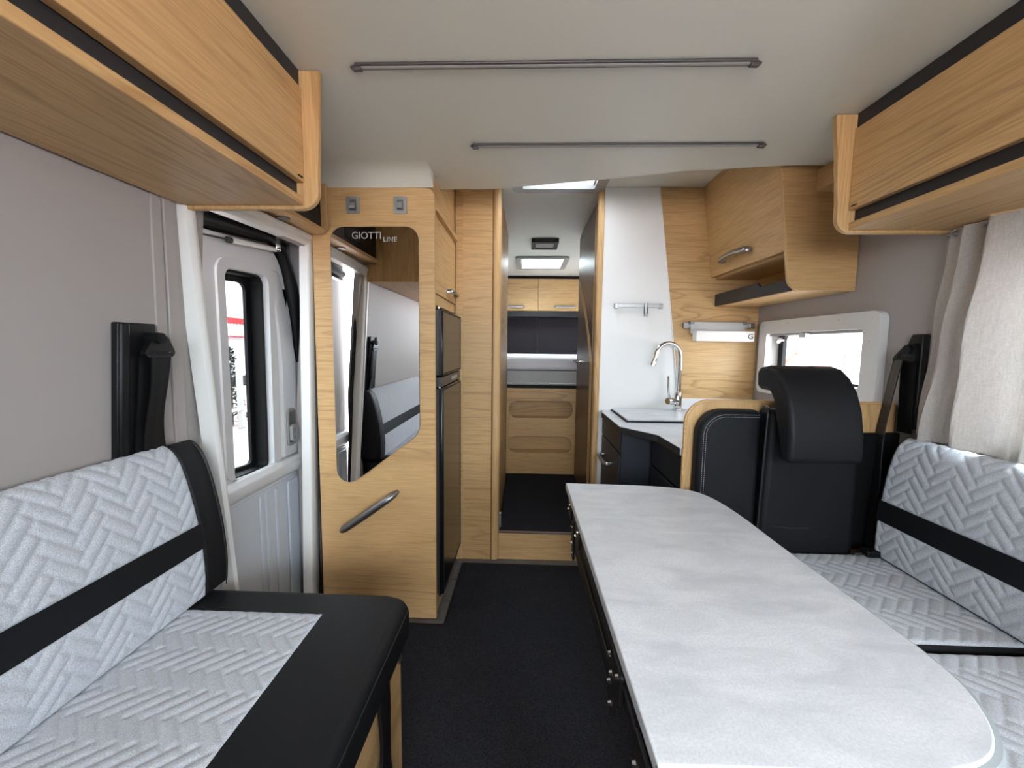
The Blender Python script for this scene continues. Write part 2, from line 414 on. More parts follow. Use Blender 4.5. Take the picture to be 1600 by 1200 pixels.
# unseen cab end: bulkhead and roof lip shaped to limit light from the windscreen opening
mb = MB().plate([(-1.0, -.05), (XR+.03, -.05), (XR+.03, ZC+.03), (-1.0, ZC+.03)], [list(reversed(rrect(-.68, 1.0, 1.12, 1.72, .10)))], 'y', YF-.03, YF)
struct(part('wall_front', mb, 'charcoal_fascia'), 'unseen dark cab front, windscreen opening sized to limit light')

# roof windows
for i, (s, lab) in enumerate(((SK, 'roof window above the kitchen aisle'), (SR, 'roof window above the bed'))):
    w = sroot('window_%d' % (i+1), ((s[0]+s[1])/2, (s[2]+s[3])/2, ZC), lab)
    fr = .055
    mb = MB().plate(rrect(s[0]-fr, s[1]+fr, s[2]-fr, s[3]+fr, .04), [list(reversed(rrect(s[0], s[1], s[2], s[3], .012)))], 'z', ZC-.022, ZC-.0005)
    part('window_frame', mb, 'lens_grey', w, .005, 2)
    part('pane', B(s[0]-.01, s[1]+.01, s[2]-.01, s[3]+.01, ZC+.045, ZC+.051), 'tinted_roof_glass' if i == 0 else 'window_glass', w)
    for x in (s[0]+.002, s[1]-.008): part('liner', B(x, x+.006, s[2], s[3], ZC, ZC+.04), 'white_trim', w)
    part('blind_bar', B(s[0], s[1], (s[2]*.2+s[3]*.8)-.008, (s[2]*.2+s[3]*.8)+.008, ZC+.002, ZC+.012), 'window_frame_plastic', w)

# lowered ceiling (underside of the lift bed) with a curved rear edge
edge = [(-.93, 1.76), (-.885, 1.81), (-.84, 1.835), (-.60, 1.842), (-.35, 1.845), (-.126, 1.838), (.011, 1.805), (.304, 1.74), (.547, 1.673), (.727, 1.646), (.922, 1.619), (1.12, 1.615), (XR-.002, 1.612)]
ed = [(p.x, p.y) for p in spline([(a, b, 0) for a, b in edge], 40)]
poly = [(-.84, YF+.3), (XR-.003, YF+.3)]+list(reversed([p for p in ed if p[0] > -.86]))+[(-.87, 1.80)]
lc = struct(part('ceiling', MB().plate(poly, [], 'z', 1.845, 1.905), 'ceiling_lining', None, .006, 3), 'smooth lowered ceiling panel with a curved rear edge')
part('cove', MB().loft([[(x, y, z) for y, z in ((1.56, 1.8455), (1.60, 1.8425), (1.635, 1.830), (1.660, 1.810), (1.6735, 1.792), (1.675, 1.846))] for x in (-.845, -.372)], True, True), 'ceiling_lining', lc, smooth=True)
for (x0, x1, y, lab) in ((-.43, .535, 1.046, 'longer ceiling strip lamp, the one nearer the front of the picture'), (-.195, .77, 1.443, 'thin ceiling strip lamp further back towards the kitchen')):
    t = thing('strip_lamp', lab, 'lamp', ((x0+x1)/2, y, 1.845), 'ceiling strip lamps')
    h = .011
    part('lens', MB().tube([(x0+.02, y, 1.842), (x1-.02, y, 1.842)], .0065, 10), 'strip_lens', t, smooth=True)
    part('housing', B(x0+.012, x1-.012, y-h, y+h, 1.839, 1.8449), 'strip_housing', t, .002)
    for x, s in ((x0, 1), (x1, -1)):
        part('end_cap', MB().tube([(x, y, 1.841), (x+s*.010, y, 1.838), (x+s*.026, y, 1.839)], [.004, .013, .013], 10, .6), 'strip_housing', t, smooth=True)

# ================================================================== SLIDING DOOR, left
door = sroot('door_1', (-1.0, 1.45, 0), 'white sliding entrance door with tall window')
XD = -.985
WIN = rpoly([(1.335, .705, .03), (1.555, .695, .03), (1.565, 1.432, .035), (1.335, 1.422, .035)])
outer = rpoly([(1.10, .03), (1.745, .03), (1.745, .80), (1.735, 1.25), (1.70, 1.40, .10), (1.62, 1.545, .10), (1.10, 1.515)])
part('door_skin', MB().plate(outer, [list(reversed(WIN))], 'x', XD-.05, XD), 'door_plastic', door, .006, 2)
WIN2 = rpoly([(1.30, .72, .03), (1.60, .70, .03), (1.605, 1.465, .05), (1.30, 1.455, .05)])
part('window_surround', MB().plate(WIN2, [list(reversed(WIN))], 'x', XD-.001, XD+.008), 'door_plastic', door, .005, 3)
WIN3 = rpoly([(1.345, .715, .02), (1.545, .705, .02), (1.555, 1.422, .03), (1.345, 1.412, .03)])
part('window_seal', MB().plate(WIN, [list(reversed(WIN3))], 'x', XD-.060, XD-.015), 'black_rubber', door, .003, 2)
WIN4 = rpoly([(1.36, .73, .02), (1.522, .72, .02), (1.53, 1.40, .03), (1.36, 1.39, .03)])
part('window_seal', MB().plate(rpoly([(1.33, .69), (1.57, .69), (1.575, 1.445), (1.33, 1.435)]), [list(reversed(WIN4))], 'x', XD-.072, XD-.060), 'black_rubber', door)
part('pane', MB().plate(rpoly([(1.34, .70), (1.56, .70), (1.56, 1.44), (1.34, 1.43)]), [], 'x', XD-.080, XD-.076), 'privacy_glass', door)
# waist ledge, lower ribbed panel
led = [(XD, .635), (XD+.022, .645), (XD+.034, .665), (XD+.034, .695), (XD+.018, .712), (XD, .714)]
part('waist_ledge', MB().plate(led, [], 'y', 1.15, 1.735), 'door_plastic', door, .004, 2)
part('lower_panel', MB().plate(rrect(1.12, 1.735, .06, .625, .02), [], 'x', XD, XD+.004), 'door_steel_lower', door, .002)
for y0, y1 in ((1.15, 1.26), (1.63, 1.725)): part('raised_panel', MB().plate(rrect(y0, y1, .08, .612, .015), [], 'x', XD+.004, XD+.014), 'door_steel_lower', door, .005, 3)
for y in (1.455, 1.49, 1.55): part('rib', MB().plate(rrect(y, y+.02, .08, .61, .008), [], 'x', XD+.003, XD+.009), 'door_steel_lower', door, .003, 2)
# upper moulding, edge bulge
part('edge_moulding', MB().loft([[(XD-.002, 1.60, .72), (XD+.012, 1.62, .72), (XD+.014, 1.715, .72), (XD-.002, 1.74, .72)],
     [(XD-.002, 1.60, 1.1), (XD+.016, 1.62, 1.1), (XD+.018, 1.712, 1.1), (XD-.002, 1.737, 1.1)],
     [(XD-.002, 1.59, 1.22), (XD+.015, 1.61, 1.22), (XD+.015, 1.69, 1.22), (XD-.002, 1.722, 1.22)],
     [(XD-.002, 1.57, 1.46), (XD+.002, 1.585, 1.46), (XD+.002, 1.63, 1.46), (XD-.002, 1.65, 1.46)]], True, True), 'door_plastic', door, .004, 2)
# inside handle
hd = part('handle_bezel', MB().plate(rrect(1.632, 1.694, .758, .914, .02), [], 'x', XD+.012, XD+.021), 'lens_grey', door, .004, 2)
part('handle_recess', MB().plate(rrect(1.641, 1.685, .768, .904, .014), [], 'x', XD+.0205, XD+.0225), 'dark_metal', hd)
part('handle_lever', MB().plate(rrect(1.640, 1.684, .776, .848, .014), [list(reversed(rrect(1.652, 1.672, .790, .832, .008)))], 'x', XD+.022, XD+.034), 'grey_metal', hd, .003, 2)
# black seals around the opening, strut
part('door_seal', MB().tube([(-.935, 1.235, .2), (-.932, 1.172, .9), (-.905, 1.108, 1.55)], .010, 8), 'black_rubber', door, smooth=True)
part('upper_seal', MB().plate([(1.10, 1.515), (1.60, 1.565), (1.60, 1.64), (1.10, 1.60)], [], 'x', XD-.03, XD-.005), 'black_rubber', door)
sp = spline([(-.978, 1.14, 1.545), (-.978, 1.45, 1.568), (-.978, 1.58, 1.575), (-.978, 1.655, 1.53), (-.978, 1.705, 1.42), (-.978, 1.732, 1.28), (-.978, 1.742, 1.10)], 30)
part('corner_seal', MB().tube(sp, [.020]*12+[.020+.010*min(1, i/8) for i in range(10)]+[.028-.003*i for i in range(8)], 10), 'black_rubber', door, smooth=True)
st = part('strut_cylinder', MB().tube([(-.955, 1.33, 1.507), (-.955, 1.58, 1.532)], .009, 12), 'white_trim', door, smooth=True)
part('strut_rod', MB().tube([(-.955, 1.15, 1.489), (-.955, 1.335, 1.5075)], .004, 8), 'chrome', st, smooth=True)
part('strut_collar', MB().tube([(-.955, 1.322, 1.506), (-.955, 1.338, 1.5075)], .0105, 10), 'black_plastic', st, smooth=True)
part('strut_bracket', MB().box(-.965, -.945, 1.572, 1.60, 1.53, 1.575).tube([(-.955, 1.575, 1.532), (-.94, 1.585, 1.532)], .008, 8), 'chrome', st, .002)
# jamb beyond the leaf, latch plate
part('jamb', B(-1.06, -.93, 1.80, 1.825, 0, 1.62), 'wall_lining', door)
part('seal_backing', MB().plate([(1.07, 0), (1.84, 0), (1.84, 1.66), (1.07, 1.66)], [list(reversed(WIN))], 'x', XD-.062, XD-.054), 'wall_lining', door)
part('jamb_cover', B(-1.0, -.955, 1.752, 1.80, 0, 1.60), 'door_plastic', door, .003)
part('latch_plate', B(-.956, -.948, 1.735, 1.765, 1.14, 1.235), 'lens_grey', door, .002)
part('opening_head', MB().plate([(-1.06, 1.60), (-.90, 1.60), (-.90, 1.63), (-1.06, 1.63)], [], 'y', 1.08, 1.84), 'wall_lining', door)
part('step_well', B(-1.06, -.94, 1.08, 1.83, -.02, .03), 'black_rubber', door)
# white frame around the opening (one bent profile, lies on the wall)
fy0, fy1 = 1.09, 1.745
def frame_leg(y0, y1, yt0, yt1, zt):
    rows = []
    for z, t in ((0.0, 0), (.5, .32), (.9, .58), (zt, 1)):
        a, b = y0+(yt0-y0)*t, y1+(yt1-y1)*t; x = -.918+.036*t
        m = (a+b)/2
        rows.append([(x-.02, a, z), (x+.016, a+.004, z), (x+.020, a+.012, z), (x+.020, m, z), (x+.014, m+.004, z), (x+.014, b-.012, z), (x+.007, b, z), (x-.03, b, z)])
    return rows
tr = sroot('trim_1', (-.93, 1.42, 0), 'white moulded frame around the entrance door')
part('frame_side', MB().loft(frame_leg(1.245, 1.270, 1.040, 1.092, 1.60), True, True), 'white_trim', tr, .003, 2)
part('frame_side', MB().loft([[ (p[0]-.004, p[1], p[2]) for p in r] for r in frame_leg(1.655, 1.735, 1.655, 1.735, 1.60)], True, True), 'white_trim', tr, .003, 2)
rows = []
for y, dz in ((1.035, -.012), (1.25, 0), (1.6, .012), (1.70, .012), (1.728, 0), (1.736, -.025)):
    z0 = 1.556+dz; x = -.882
    rows.append([(x-.03, y, z0), (x+.007, y, z0), (x+.014, y, z0+.010), (x+.014, y, z0+.024), (x+.020, y, z0+.028), (x+.020, y, z0+.042), (x-.02, y, z0+.046)])
part('frame_head', MB().loft(rows, True, True), 'white_trim', tr, .003, 2)

# ================================================================== LEFT OVERHEAD LOCKER
def locker(name, label, sx, xf, xw, y0, y1, xe_top, xe_bot, ztop=1.845):
    """sx: +1 when the room side is towards +X of the locker"""
    t = thing(name, label, 'locker', (xw, (y0+y1)/2, 1.52), 'overhead lockers')
    def bx(xa, xb, *r): return B(min(xa, xb), max(xa, xb), *r)
    part('bottom_board', bx(xw, xf-sx*.004, y0, y1-.018, 1.524, 1.545), 'oak_y', t, .002)
    d = part('door', MB().plate([(xf, 1.578), (xf-sx*.018, 1.578), (xf-sx*.018, 1.802), (xf, 1.802)], [], 'y', y0, y1-.020), 'oak_y', t, .0015)
    part('catch', bx(xf, xf+sx*.003, y1-.048, y1-.030, 1.586, 1.589), 'black_plastic', d)
    part('recess_strip', bx(xf-sx*.020, xf-sx*.030, y0, y1-.018, 1.545, 1.60), 'charcoal_fascia', t)
    part('fascia_strip', bx(xf-sx*.006, xf-sx*.024, y0, y1-.018, 1.79, ztop-.001), 'charcoal_fascia', t)
    part('top_board', bx(xw, xf-sx*.03, y0, y1-.018, ztop-.014, ztop-.002), 'oak_y', t)
    pts = [(xw, 1.516), (xe_bot, 1.516, .045), (xe_bot, 1.60), (xe_top, ztop-.002), (xw, ztop-.002)]
    part('end_panel', MB().plate(rpoly(pts, 8), [], 'y', y1-.018, y1), 'oak_z', t, .002, 2)
    ring = rpoly(pts, 8)
    return t
locker('overhead_locker', 'long oak overhead locker with black strips above the left bench', 1, -.560, -.875, -.9, 1.078, -.516, -.526)
locker('overhead_locker', 'oak overhead locker with black strips above the curtain on the right', -1, .922, XR-.002, -.9, 1.288, .870, .892)
fb = part('trim_2', B(1.075, XR-.002, 1.290, 1.648, 1.765, 1.844), 'oak_y', None, .0015); struct(fb, 'oak filler block between the right locker and kitchen cupboard')

# control panel box over the door
t = thing('control_panel', 'oak shelf box with black control panel above the entrance door', 'control panel', (-.84, 1.38, 1.59))
part('bottom_board', B(-.885, -.80, 1.09, 1.655, 1.612, 1.63), 'oak_y', t, .002)
part('end_panel', MB().plate(rpoly([(-.885, 1.61), (-.790, 1.61, .03), (-.790, 1.80), (-.885, 1.80)]), [], 'y', 1.652, 1.668), 'oak_z', t, .002)
part('black_face', B(-.822, -.812, 1.09, 1.652, 1.63, 1.80), 'black_plastic', t, .002)
part('switch', B(-.812, -.808, 1.56, 1.61, 1.66, 1.73), 'ink_black', t, .002)
part('switch', B(-.812, -.808, 1.625, 1.64, 1.70, 1.715), 'ink_black', t, .001)
part('display', B(-.812, -.809, 1.30, 1.48, 1.65, 1.74), 'ink_black', t, .002)
part('spotlight', MB().tube([(-.845, 1.45, 1.613), (-.845, 1.45, 1.606)], .022, 14), 'dark_metal', t, smooth=True)

# ================================================================== WARDROBE / FRIDGE TOWER
PY = 1.676
t = thing('wardrobe_tower', 'oak wardrobe tower with angled mirror and grab handle beside the entrance door', 'cabinet', (-.62, 1.95, 0))
part('end_panel', MB().plate(rpoly([(-.862, .004), (-.371, .004), (-.369, 1.792, .035), (-.862, 1.80)]), [], 'y', PY, PY+.018), 'oak_x', t, .002, 2)
mr = part('mirror', MB().plate(rpoly([(-.787, 1.643, .055), (-.787, .545, .055), (-.433, .815, .075), (-.431, 1.645, .055)], 10), [], 'y', PY-.005, PY-.0005), 'mirror_silver', t, .0012, 1)
part('lettering', text_on_y('GIOTTI', .038, -.698, PY-.0056, 1.596, .116), 'letter_grey', mr)
part('lettering', text_on_y('LINE', .027, -.572, PY-.0056, 1.585, .054), 'letter_grey', mr)
n = 18; hp = [Vector((-.772, 0, .392)).lerp(Vector((-.528, 0, .568)), i/(n-1)) for i in range(n)]
def gy(i): return PY-.002-.032*math.sin(math.pi*min(1, min(i, n-1-i)/3.0)/2)
part('grab_handle', MB().tube([(p.x, gy(i), p.z) for i, p in enumerate(hp)], [.0185+.004*math.sin(math.pi*i/(n-1)) if 0 < i < n-1 else .009 for i in range(n)], 14, .75), 'dark_metal', t, smooth=True)
for x in (-.692, -.503):
    hk = part('coat_hook', MB().plate(rrect(x-.026, x+.026, 1.693, 1.757, .004), [list(reversed(rrect(x-.013, x+.013, 1.704, 1.746, .003)))], 'y', PY-.008, PY-.0003), 'grey_metal', t, .002)
    part('back_plate', B(x-.014, x+.014, PY-.002, PY-.0004, 1.703, 1.747), 'dark_metal', hk)
    part('hook_arm', MB().loft([[(x-.011, PY-.004, 1.735), (x+.011, PY-.004, 1.735), (x+.011, PY-.009, 1.735), (x-.011, PY-.009, 1.735)],
        [(x-.011, PY-.008, 1.712), (x+.011, PY-.008, 1.712), (x+.011, PY-.014, 1.710), (x-.011, PY-.014, 1.710)],
        [(x-.010, PY-.022, 1.712), (x+.010, PY-.022, 1.712), (x+.010, PY-.024, 1.718), (x-.010, PY-.024, 1.718)]], True, True), 'grey_metal', hk, .001)
XF = -.378
part('inner_board', B(-.86, XF-.004, PY+.018, 2.20, 1.345, 1.365), 'oak_y', t)
part('frame_board', B(XF-.018, XF-.002, PY+.018, 2.20, 1.345, 1.39), 'oak_y', t, .001)
dd = part('cupboard_door', B(XF-.014, XF+.004, PY+.022, 2.186, 1.392, 1.690), 'oak_y', t, .002)
part('cupboard_rail', B(XF-.014, XF+.016, PY+.018, 2.205, 1.712, 1.735), 'oak_y', t, .002)
part('upper_board', MB().plate([(PY+.018, 1.69), (2.205, 1.69), (2.205, ZC-.001), (1.86, ZC-.001), (1.86, 1.842), (PY+.018, 1.842)], [], 'x', XF-.016, XF-.001), 'oak_y', t, .001)
hp = spline([(XF+.004, 1.955, 1.430), (XF+.026, 1.965, 1.432), (XF+.030, 2.02, 1.434), (XF+.030, 2.08, 1.434), (XF+.026, 2.125, 1.432), (XF+.004, 2.135, 1.430)], 24)
part('handle', MB().tube(hp, .011, 8, .6), 'satin_metal', dd, smooth=True)
part('top_filler', B(XF-.018, XF-.002, PY+.018, 2.205, .0, .085), 'oak_y', t)
part('back_panel', B(-.86, -.34, 2.212, 2.228, 0, ZC), 'oak_x', t)

# doorway partition: boards and rounded post
tp = sroot('wall_partition', (-.25, 2.22, 0), 'oak partition beside the bedroom doorway')
part('panel_board', B(-.372, -.335, 2.188, 2.206, 0, ZC-.001), 'oak_x', tp, .001)
part('panel_board', B(-.335, -.182, 2.19, 2.21, 0, ZC-.001), 'oak_x', tp, .001)
part('rounded_post', MB().plate(rpoly([(-.180, 2.26), (-.180, 2.185, .012), (-.138, 2.185, .026), (-.138, 2.26)], 8), [], 'z', 0, ZC-.001), 'oak_z', tp, .001, 1)
part('side_board', B(-.182, -.150, 2.26, 3.27, 0, ZC-.001), 'oak_y', tp)

# fridge
t = thing('fridge', 'tall black two-door fridge with slim control strip beside the wardrobe', 'fridge', (-.6, 1.95, .09))
part('body', B(-.84, -.385, 1.70, 2.184, .09, 1.335), 'fridge_black', t, .004)
for z0, z1 in ((.095, 1.000), (1.05, 1.328)):
    dr = part('door', B(-.384, -.345, 1.706, 2.180, z0, z1), 'fridge_black', t, .005, 2)
    part('edge_strip', B(-.386, -.362, 1.7025, 1.7065, z0+.004, z1-.004), 'fridge_edge', dr, .001)
    part('frame_line', MB().plate(rrect(1.712, 2.174, z0+.006, z1-.006, .004), [list(reversed(rrect(1.718, 2.168, z0+.012, z1-.012, .004)))], 'x', -.3455, -.3435), 'piping_black', dr)
    part('hinge', MB().tube([(-.362, 1.712, z1), (-.362, 1.712, z1+.007)], .007, 8), 'chrome', dr, smooth=True)
cs = part('control_strip', B(-.386, -.349, 1.706, 2.180, 1.004, 1.046), 'fridge_edge', t, .003)
part('display', B(-.350, -.347, 1.93, 2.08, 1.016, 1.034), 'lens_grey', cs, .001)
part('hinge', MB().tube([(-.362, 1.712, .088), (-.362, 1.712, .098)], .007, 8), 'chrome', t, smooth=True)

# ================================================================== BEDROOM beyond the doorway
st = thing('step', 'carpeted raised step of the bedroom doorway with oak front', 'step', (.12, 2.7, 0))
part('riser', B(-.138, .41, 2.20, 2.218, 0, .150), 'oak_x', st, .002)
part('nosing', B(-.138, .41, 2.198, 2.222, .150, .1565), 'brown_oak_x', st, .002)
part('tread', B(-.138, .40, 2.222, 3.262, .0, .152), 'carpet', st, .003)
part('side_profile', B(-.148, -.130, 2.27, 2.29, .15, .235), 'grey_metal', st, .002)
t = thing('bed', 'bed with oak base, two oblong step recesses and white mattress', 'bed', (.12, 4.2, .15))
mb = MB().plate([(-.16, .152), (.60, .152), (.60, .846), (-.16, .846)],
                [list(reversed(rrect(-.132, .376, .608, .742, .062, 8))), list(reversed(rrect(-.138, .372, .325, .458, .062, 8)))], 'y', 3.27, 3.288)
part('base_panel', mb, 'oak_x', t, .003, 2)
for z0 in (.325, .608): part('recess_back', B(-.15, .40, 3.40, 3.41, z0-.01, z0+.15), 'oak_x', t)
for z0 in (.325, .608): part('recess_floor', B(-.15, .40, 3.288, 3.40, z0-.014, z0-.001), 'oak_x', t)
for z0 in (.458, .742): part('recess_top', B(-.15, .40, 3.288, 3.40, z0+.001, z0+.014), 'oak_x', t)
part('shadow_gap', B(-.15, .60, 3.30, 3.32, .846, .88), 'black_rubber', t)
part('frame_rail', B(-.15, 1.2, 3.262, 3.30, .872, .985), 'bed_rail', t, .006, 2)
part('frame_trim', B(-.15, 1.2, 3.258, 3.264, .884, .892), 'satin_metal', t, .002)
part('slat_deck', B(-.9, 1.2, 3.30, 5.30, .93, .985), 'bed_rail', t)
mx = part('mattress', B(-.9, 1.2, 3.275, 5.29, .988, 1.082), 'mattress_white', None, .03, 4); tag(mx, 'white mattress lying on the bed beyond the doorway', 'mattress')
t = thing('rear_cupboard', 'pair of oak overhead cupboards above the bed', 'cupboard', (.2, 5.2, 1.59))
part('carcass', B(-.9, 1.2, 5.115, 5.35, 1.60, 1.985), 'oak_x', t)
for x0, x1, hx in ((-.62, .133, -.155), (.138, .90, .455)):
    d = part('door', B(x0, x1, 5.095, 5.113, 1.607, 1.985), 'oak_x', t, .002)
    part('handle', MB().tube(spline([(hx-.115, 5.095, 1.655), (hx-.105, 5.072, 1.655), (hx, 5.066, 1.652), (hx+.105, 5.072, 1.655), (hx+.115, 5.095, 1.655)], 18), .014, 8, .7), 'satin_metal', d, smooth=True)
part('shadow_strip', B(-.9, 1.2, 5.13, 5.34, 1.985, ZC-.001), 'black_rubber', t)
part('light_pelmet', B(-.9, 1.2, 5.10, 5.33, 1.535, 1.599), 'charcoal_fascia', t, .004)
t = thing('rear_blind', 'dark closed blind on the rear wall behind the bed', 'blind', (.15, 5.32, 1.06))
part('blind_panel', B(-.80, .139, 5.315, 5.33, 1.06, 1.53), 'dark_blind', t, .003)
part('blind_panel', B(.145, 1.10, 5.315, 5.33, 1.06, 1.53), 'dark_blind', t, .003)
t = thing('dome_lamp', 'small square black-framed ceiling lamp in the bedroom', 'lamp', (.14, 3.48, ZC-.03))
part('frame', MB().plate(rrect(.030, .245, 3.36, 3.62, .012), [list(reversed(rrect(.065, .21, 3.41, 3.575, .008)))], 'z', ZC-.032, ZC-.0005), 'black_plastic', t, .003)
part('lens', B(.06, .215, 3.40, 3.585, ZC-.026, ZC-.002), 'lens_grey', t, .002)

# bathroom wall and door on the right of the corridor
wbt = sroot('wall_bathroom', (.41, 2.75, 0), 'bathroom wall along the corridor')
part('wall_panel', B(.405, .425, 2.335, 3.262, 0, ZC-.001), 'brown_oak_z', wbt)
part('jamb_post', MB().plate(rpoly([(.400, 2.36), (.378, 2.36), (.378, 2.312, .010), (.4085, 2.306), (.4085, 2.36)]), [], 'z', 0, ZC-.001), 'oak_z', wbt, .001, 1)
dl = sroot('door_2', (.40, 2.8, .16), 'brown wooden bathroom door with curved light inlay')
part('leaf', B(.388, .404, 2.43, 3.19, .165, 1.98), 'brown_oak_z', dl, .002)
for dy, r in ((0, .004), (.05, .004)):
    part('inlay', MB().tube(spline([(.388, 2.47+dy, .165), (.388, 2.47+dy, .95), (.388, 2.50+dy, 1.12), (.388, 2.72+dy, 1.36), (.388, 2.98+dy, 1.56), (.388, 3.12+dy*.6, 1.66)], 36), r, 6), 'oak_y', dl, smooth=True)
part('inlay', MB().tube([(.388, 2.455, 1.15), (.388, 2.455, 1.97)], .003, 6), 'oak_y', dl, smooth=True)
lv = part('lever', MB().tube([(.388, 2.96, 1.072), (.335, 2.96, 1.072)], .009, 10).tube([(.338, 2.962, 1.072), (.335, 2.90, 1.072)], .008, 10), 'chrome', dl, smooth=True)
part('rosette', MB().tube([(.388, 2.96, 1.072), (.379, 2.96, 1.072)], .022, 14), 'chrome', lv, smooth=True)

# ================================================================== KITCHEN
wk = sroot('wall_kitchen', (.8, YK, 0), 'white and oak wall behind the kitchen')
part('wall_panel', B(.409, XR, YK, YK+.02, 0, ZC-.001), 'white_laminate', wk)
mb = MB().plate([(.695, ZC-.002), (.846, .902), (XR-.002, .902), (XR-.002, ZC-.002)], [], 'y', YK-.004, YK)
part('oak_panel', mb, 'oak_x', wk, .0008, 1)
part('panel_edge', MB().tube([(.6945, YK-.003, ZC-.002), (.8425, YK-.003, .91), (.846, YK-.003, .835)], .003, 6), 'white_trim', wk, smooth=True)
part('splashback', B(.846, XR-.002, YK-.010, YK-.0005, ZW, .902), 'white_laminate', wk, .001)
part('oak_panel', B(.409, XR, YK+.021, YK+.035, 0, ZC-.001), 'oak_x', wk)

# worktop and units
wt = [(.428, YK-.001), (.412, 2.22), (.418, 1.825), (.535, 1.66), (.545, 1.447), (XR-.002, 1.447), (XR-.002, YK-.011), (.845, YK-.011), (.845, YK-.001)]
o = part('worktop', MB().plate(wt, [], 'z', ZW-.028, ZW), 'concrete_laminate', None, .002); tag(o, 'light grey concrete-look kitchen worktop with angled front edge', 'worktop')
part('front_edge', MB().loft([[(x-.002, y, ZW-.029), (x-.002, y, ZW-.002)] for x, y in wt[:5]]), 'charcoal_fascia', o)
o = part('sink_cover', MB().plate(rpoly([(.475, 1.93, .01), (.88, 1.93, .01), (.88, 2.285, .01), (.475, 2.285, .01)]), [], 'z', ZW+.006, ZW+.014), 'concrete_laminate', None, .002)
part('sink_rim', MB().plate(rrect(.470, .885, 1.924, 2.29, .012), [], 'z', ZW+.0005, ZW+.006), 'black_rubber', o); tag(o, 'flush grey cover lid over the sink in the worktop', 'sink cover')
t = thing('kitchen_unit', 'dark drawer unit under the worktop next to the white wall panel', 'cabinet', (.6, 2.08, 0), 'kitchen base units')
part('carcass', B(.445, XR-.01, 1.855, YK-.003, .02, ZW-.029), 'dark_cabinet', t)
part('drawer', B(.428, .444, 1.86, 2.295, .70, .795), 'dark_cabinet', t, .003)
d = part('drawer', B(.428, .444, 1.86, 2.295, .36, .692), 'dark_cabinet', t, .003)
part('drawer', B(.428, .444, 1.86, 2.295, .04, .352), 'dark_cabinet', t, .003)
part('handle', MB().tube(spline([(.428, 2.03, .60), (.400, 2.035, .60), (.394, 2.12, .60), (.400, 2.205, .60), (.428, 2.21, .60)], 18), .010, 8, .8), 'satin_metal', d, smooth=True)
part('end_board', B(.432, .56, 1.838, 1.853, .02, ZW-.029), 'dark_cabinet', t, .002)
t = thing('kitchen_unit', 'dark drawer unit behind the oak seat partition', 'cabinet', (.9, 1.65, 0), 'kitchen base units')
part('carcass', B(.582, XR-.01, 1.465, 1.835, .02, ZW-.029), 'dark_cabinet', t)
for z0, z1 in ((.665, .79), (.36, .655), (.04, .35)): part('drawer', B(.562, .581, 1.47, 1.83, z0, z1), 'dark_cabinet', t, .003)

# tap
t = thing('tap', 'chrome swan-neck kitchen tap behind the sink cover', 'tap', (.815, 2.235, ZW))
q = Vector((.815, 2.235, ZW+.0145))
part('base', MB().tube([q, q+Vector((0, 0, .012)), q+Vector((0, 0, .016)), q+Vector((0, 0, .085)), q+Vector((0, 0, .10))], [.027, .027, .021, .021, .015], 18), 'chrome', t, smooth=True)
arc = [(.815+.002, 2.235, .94), (.818, 2.235, 1.08)]+[(.748+.068*math.cos(a), 2.235-.03*(1-math.cos(a))*.5, 1.135+.068*math.sin(a)) for a in [math.radians(x) for x in range(0, 190, 14)]]+[(.668, 2.205, 1.100)]
part('spout', MB().tube(arc, [.012]*(len(arc)-1)+[.0125], 14), 'chrome', t, smooth=True)
part('aerator', MB().tube([(.6695, 2.2055, 1.106), (.6655, 2.2045, 1.085)], .0145, 14), 'chrome', t, smooth=True)
part('mixer_body', MB().tube([(.815, 2.235, .893), (.77, 2.20, .898), (.745, 2.185, .90)], [.016, .020, .017], 14), 'chrome', t, smooth=True)
part('lever', MB().tube([(.757, 2.19, .905), (.745, 2.185, .95), (.742, 2.183, 1.03)], [.007, .006, .005], 10), 'chrome', t, smooth=True)

# towel rail on the white panel
t = thing('towel_rail', 'slim metal hanging rail with one hook on the white wall panel', 'rail', (.605, YK, 1.38))
part('rail', B(.475, .733, YK-.020, YK-.013, 1.393, 1.413), 'grey_metal', t, .002)
for x in (.475, .715): part('bracket', B(x, x+.018, YK-.022, YK-.0005, 1.388, 1.415), 'satin_metal', t, .002)
part('hook', MB().plate([(YK-.025, 1.418), (YK-.020, 1.418), (YK-.020, 1.362), (YK-.040, 1.35), (YK-.042, 1.36), (YK-.046, 1.358), (YK-.044, 1.343), (YK-.025, 1.352)], [], 'x', .632, .648), 'satin_metal', t, .001)
# lamp shelf on the oak panel with the letter G
t = thing('wall_lamp', 'white bar lamp with letter G hanging from a metal rail on oak', 'lamp', (1.03, YK, 1.21))
part('rail', B(.845, 1.222, YK-.022, YK-.012, 1.288, 1.312), 'grey_metal', t, .002)
for x in (.845, 1.196): part('bracket', B(x, x+.026, YK-.026, YK-.0045, 1.284, 1.316), 'satin_metal', t, .002)
part('drop_plate', B(.880, 1.168, YK-.034, YK-.028, 1.255, 1.318), 'grey_metal', t, .001)
for x in (.875, 1.155): part('clip', B(x, x+.02, YK-.040, YK-.010, 1.305, 1.321), 'dark_metal', t, .001)
lb = part('lamp_bar', B(.892, 1.192, YK-.085, YK-.030, 1.215, 1.268), 'lamp_white', t, .002)
part('lettering', text_on_y('G', .036, 1.158, YK-.0855, 1.229, .026), 'ink_black', lb)

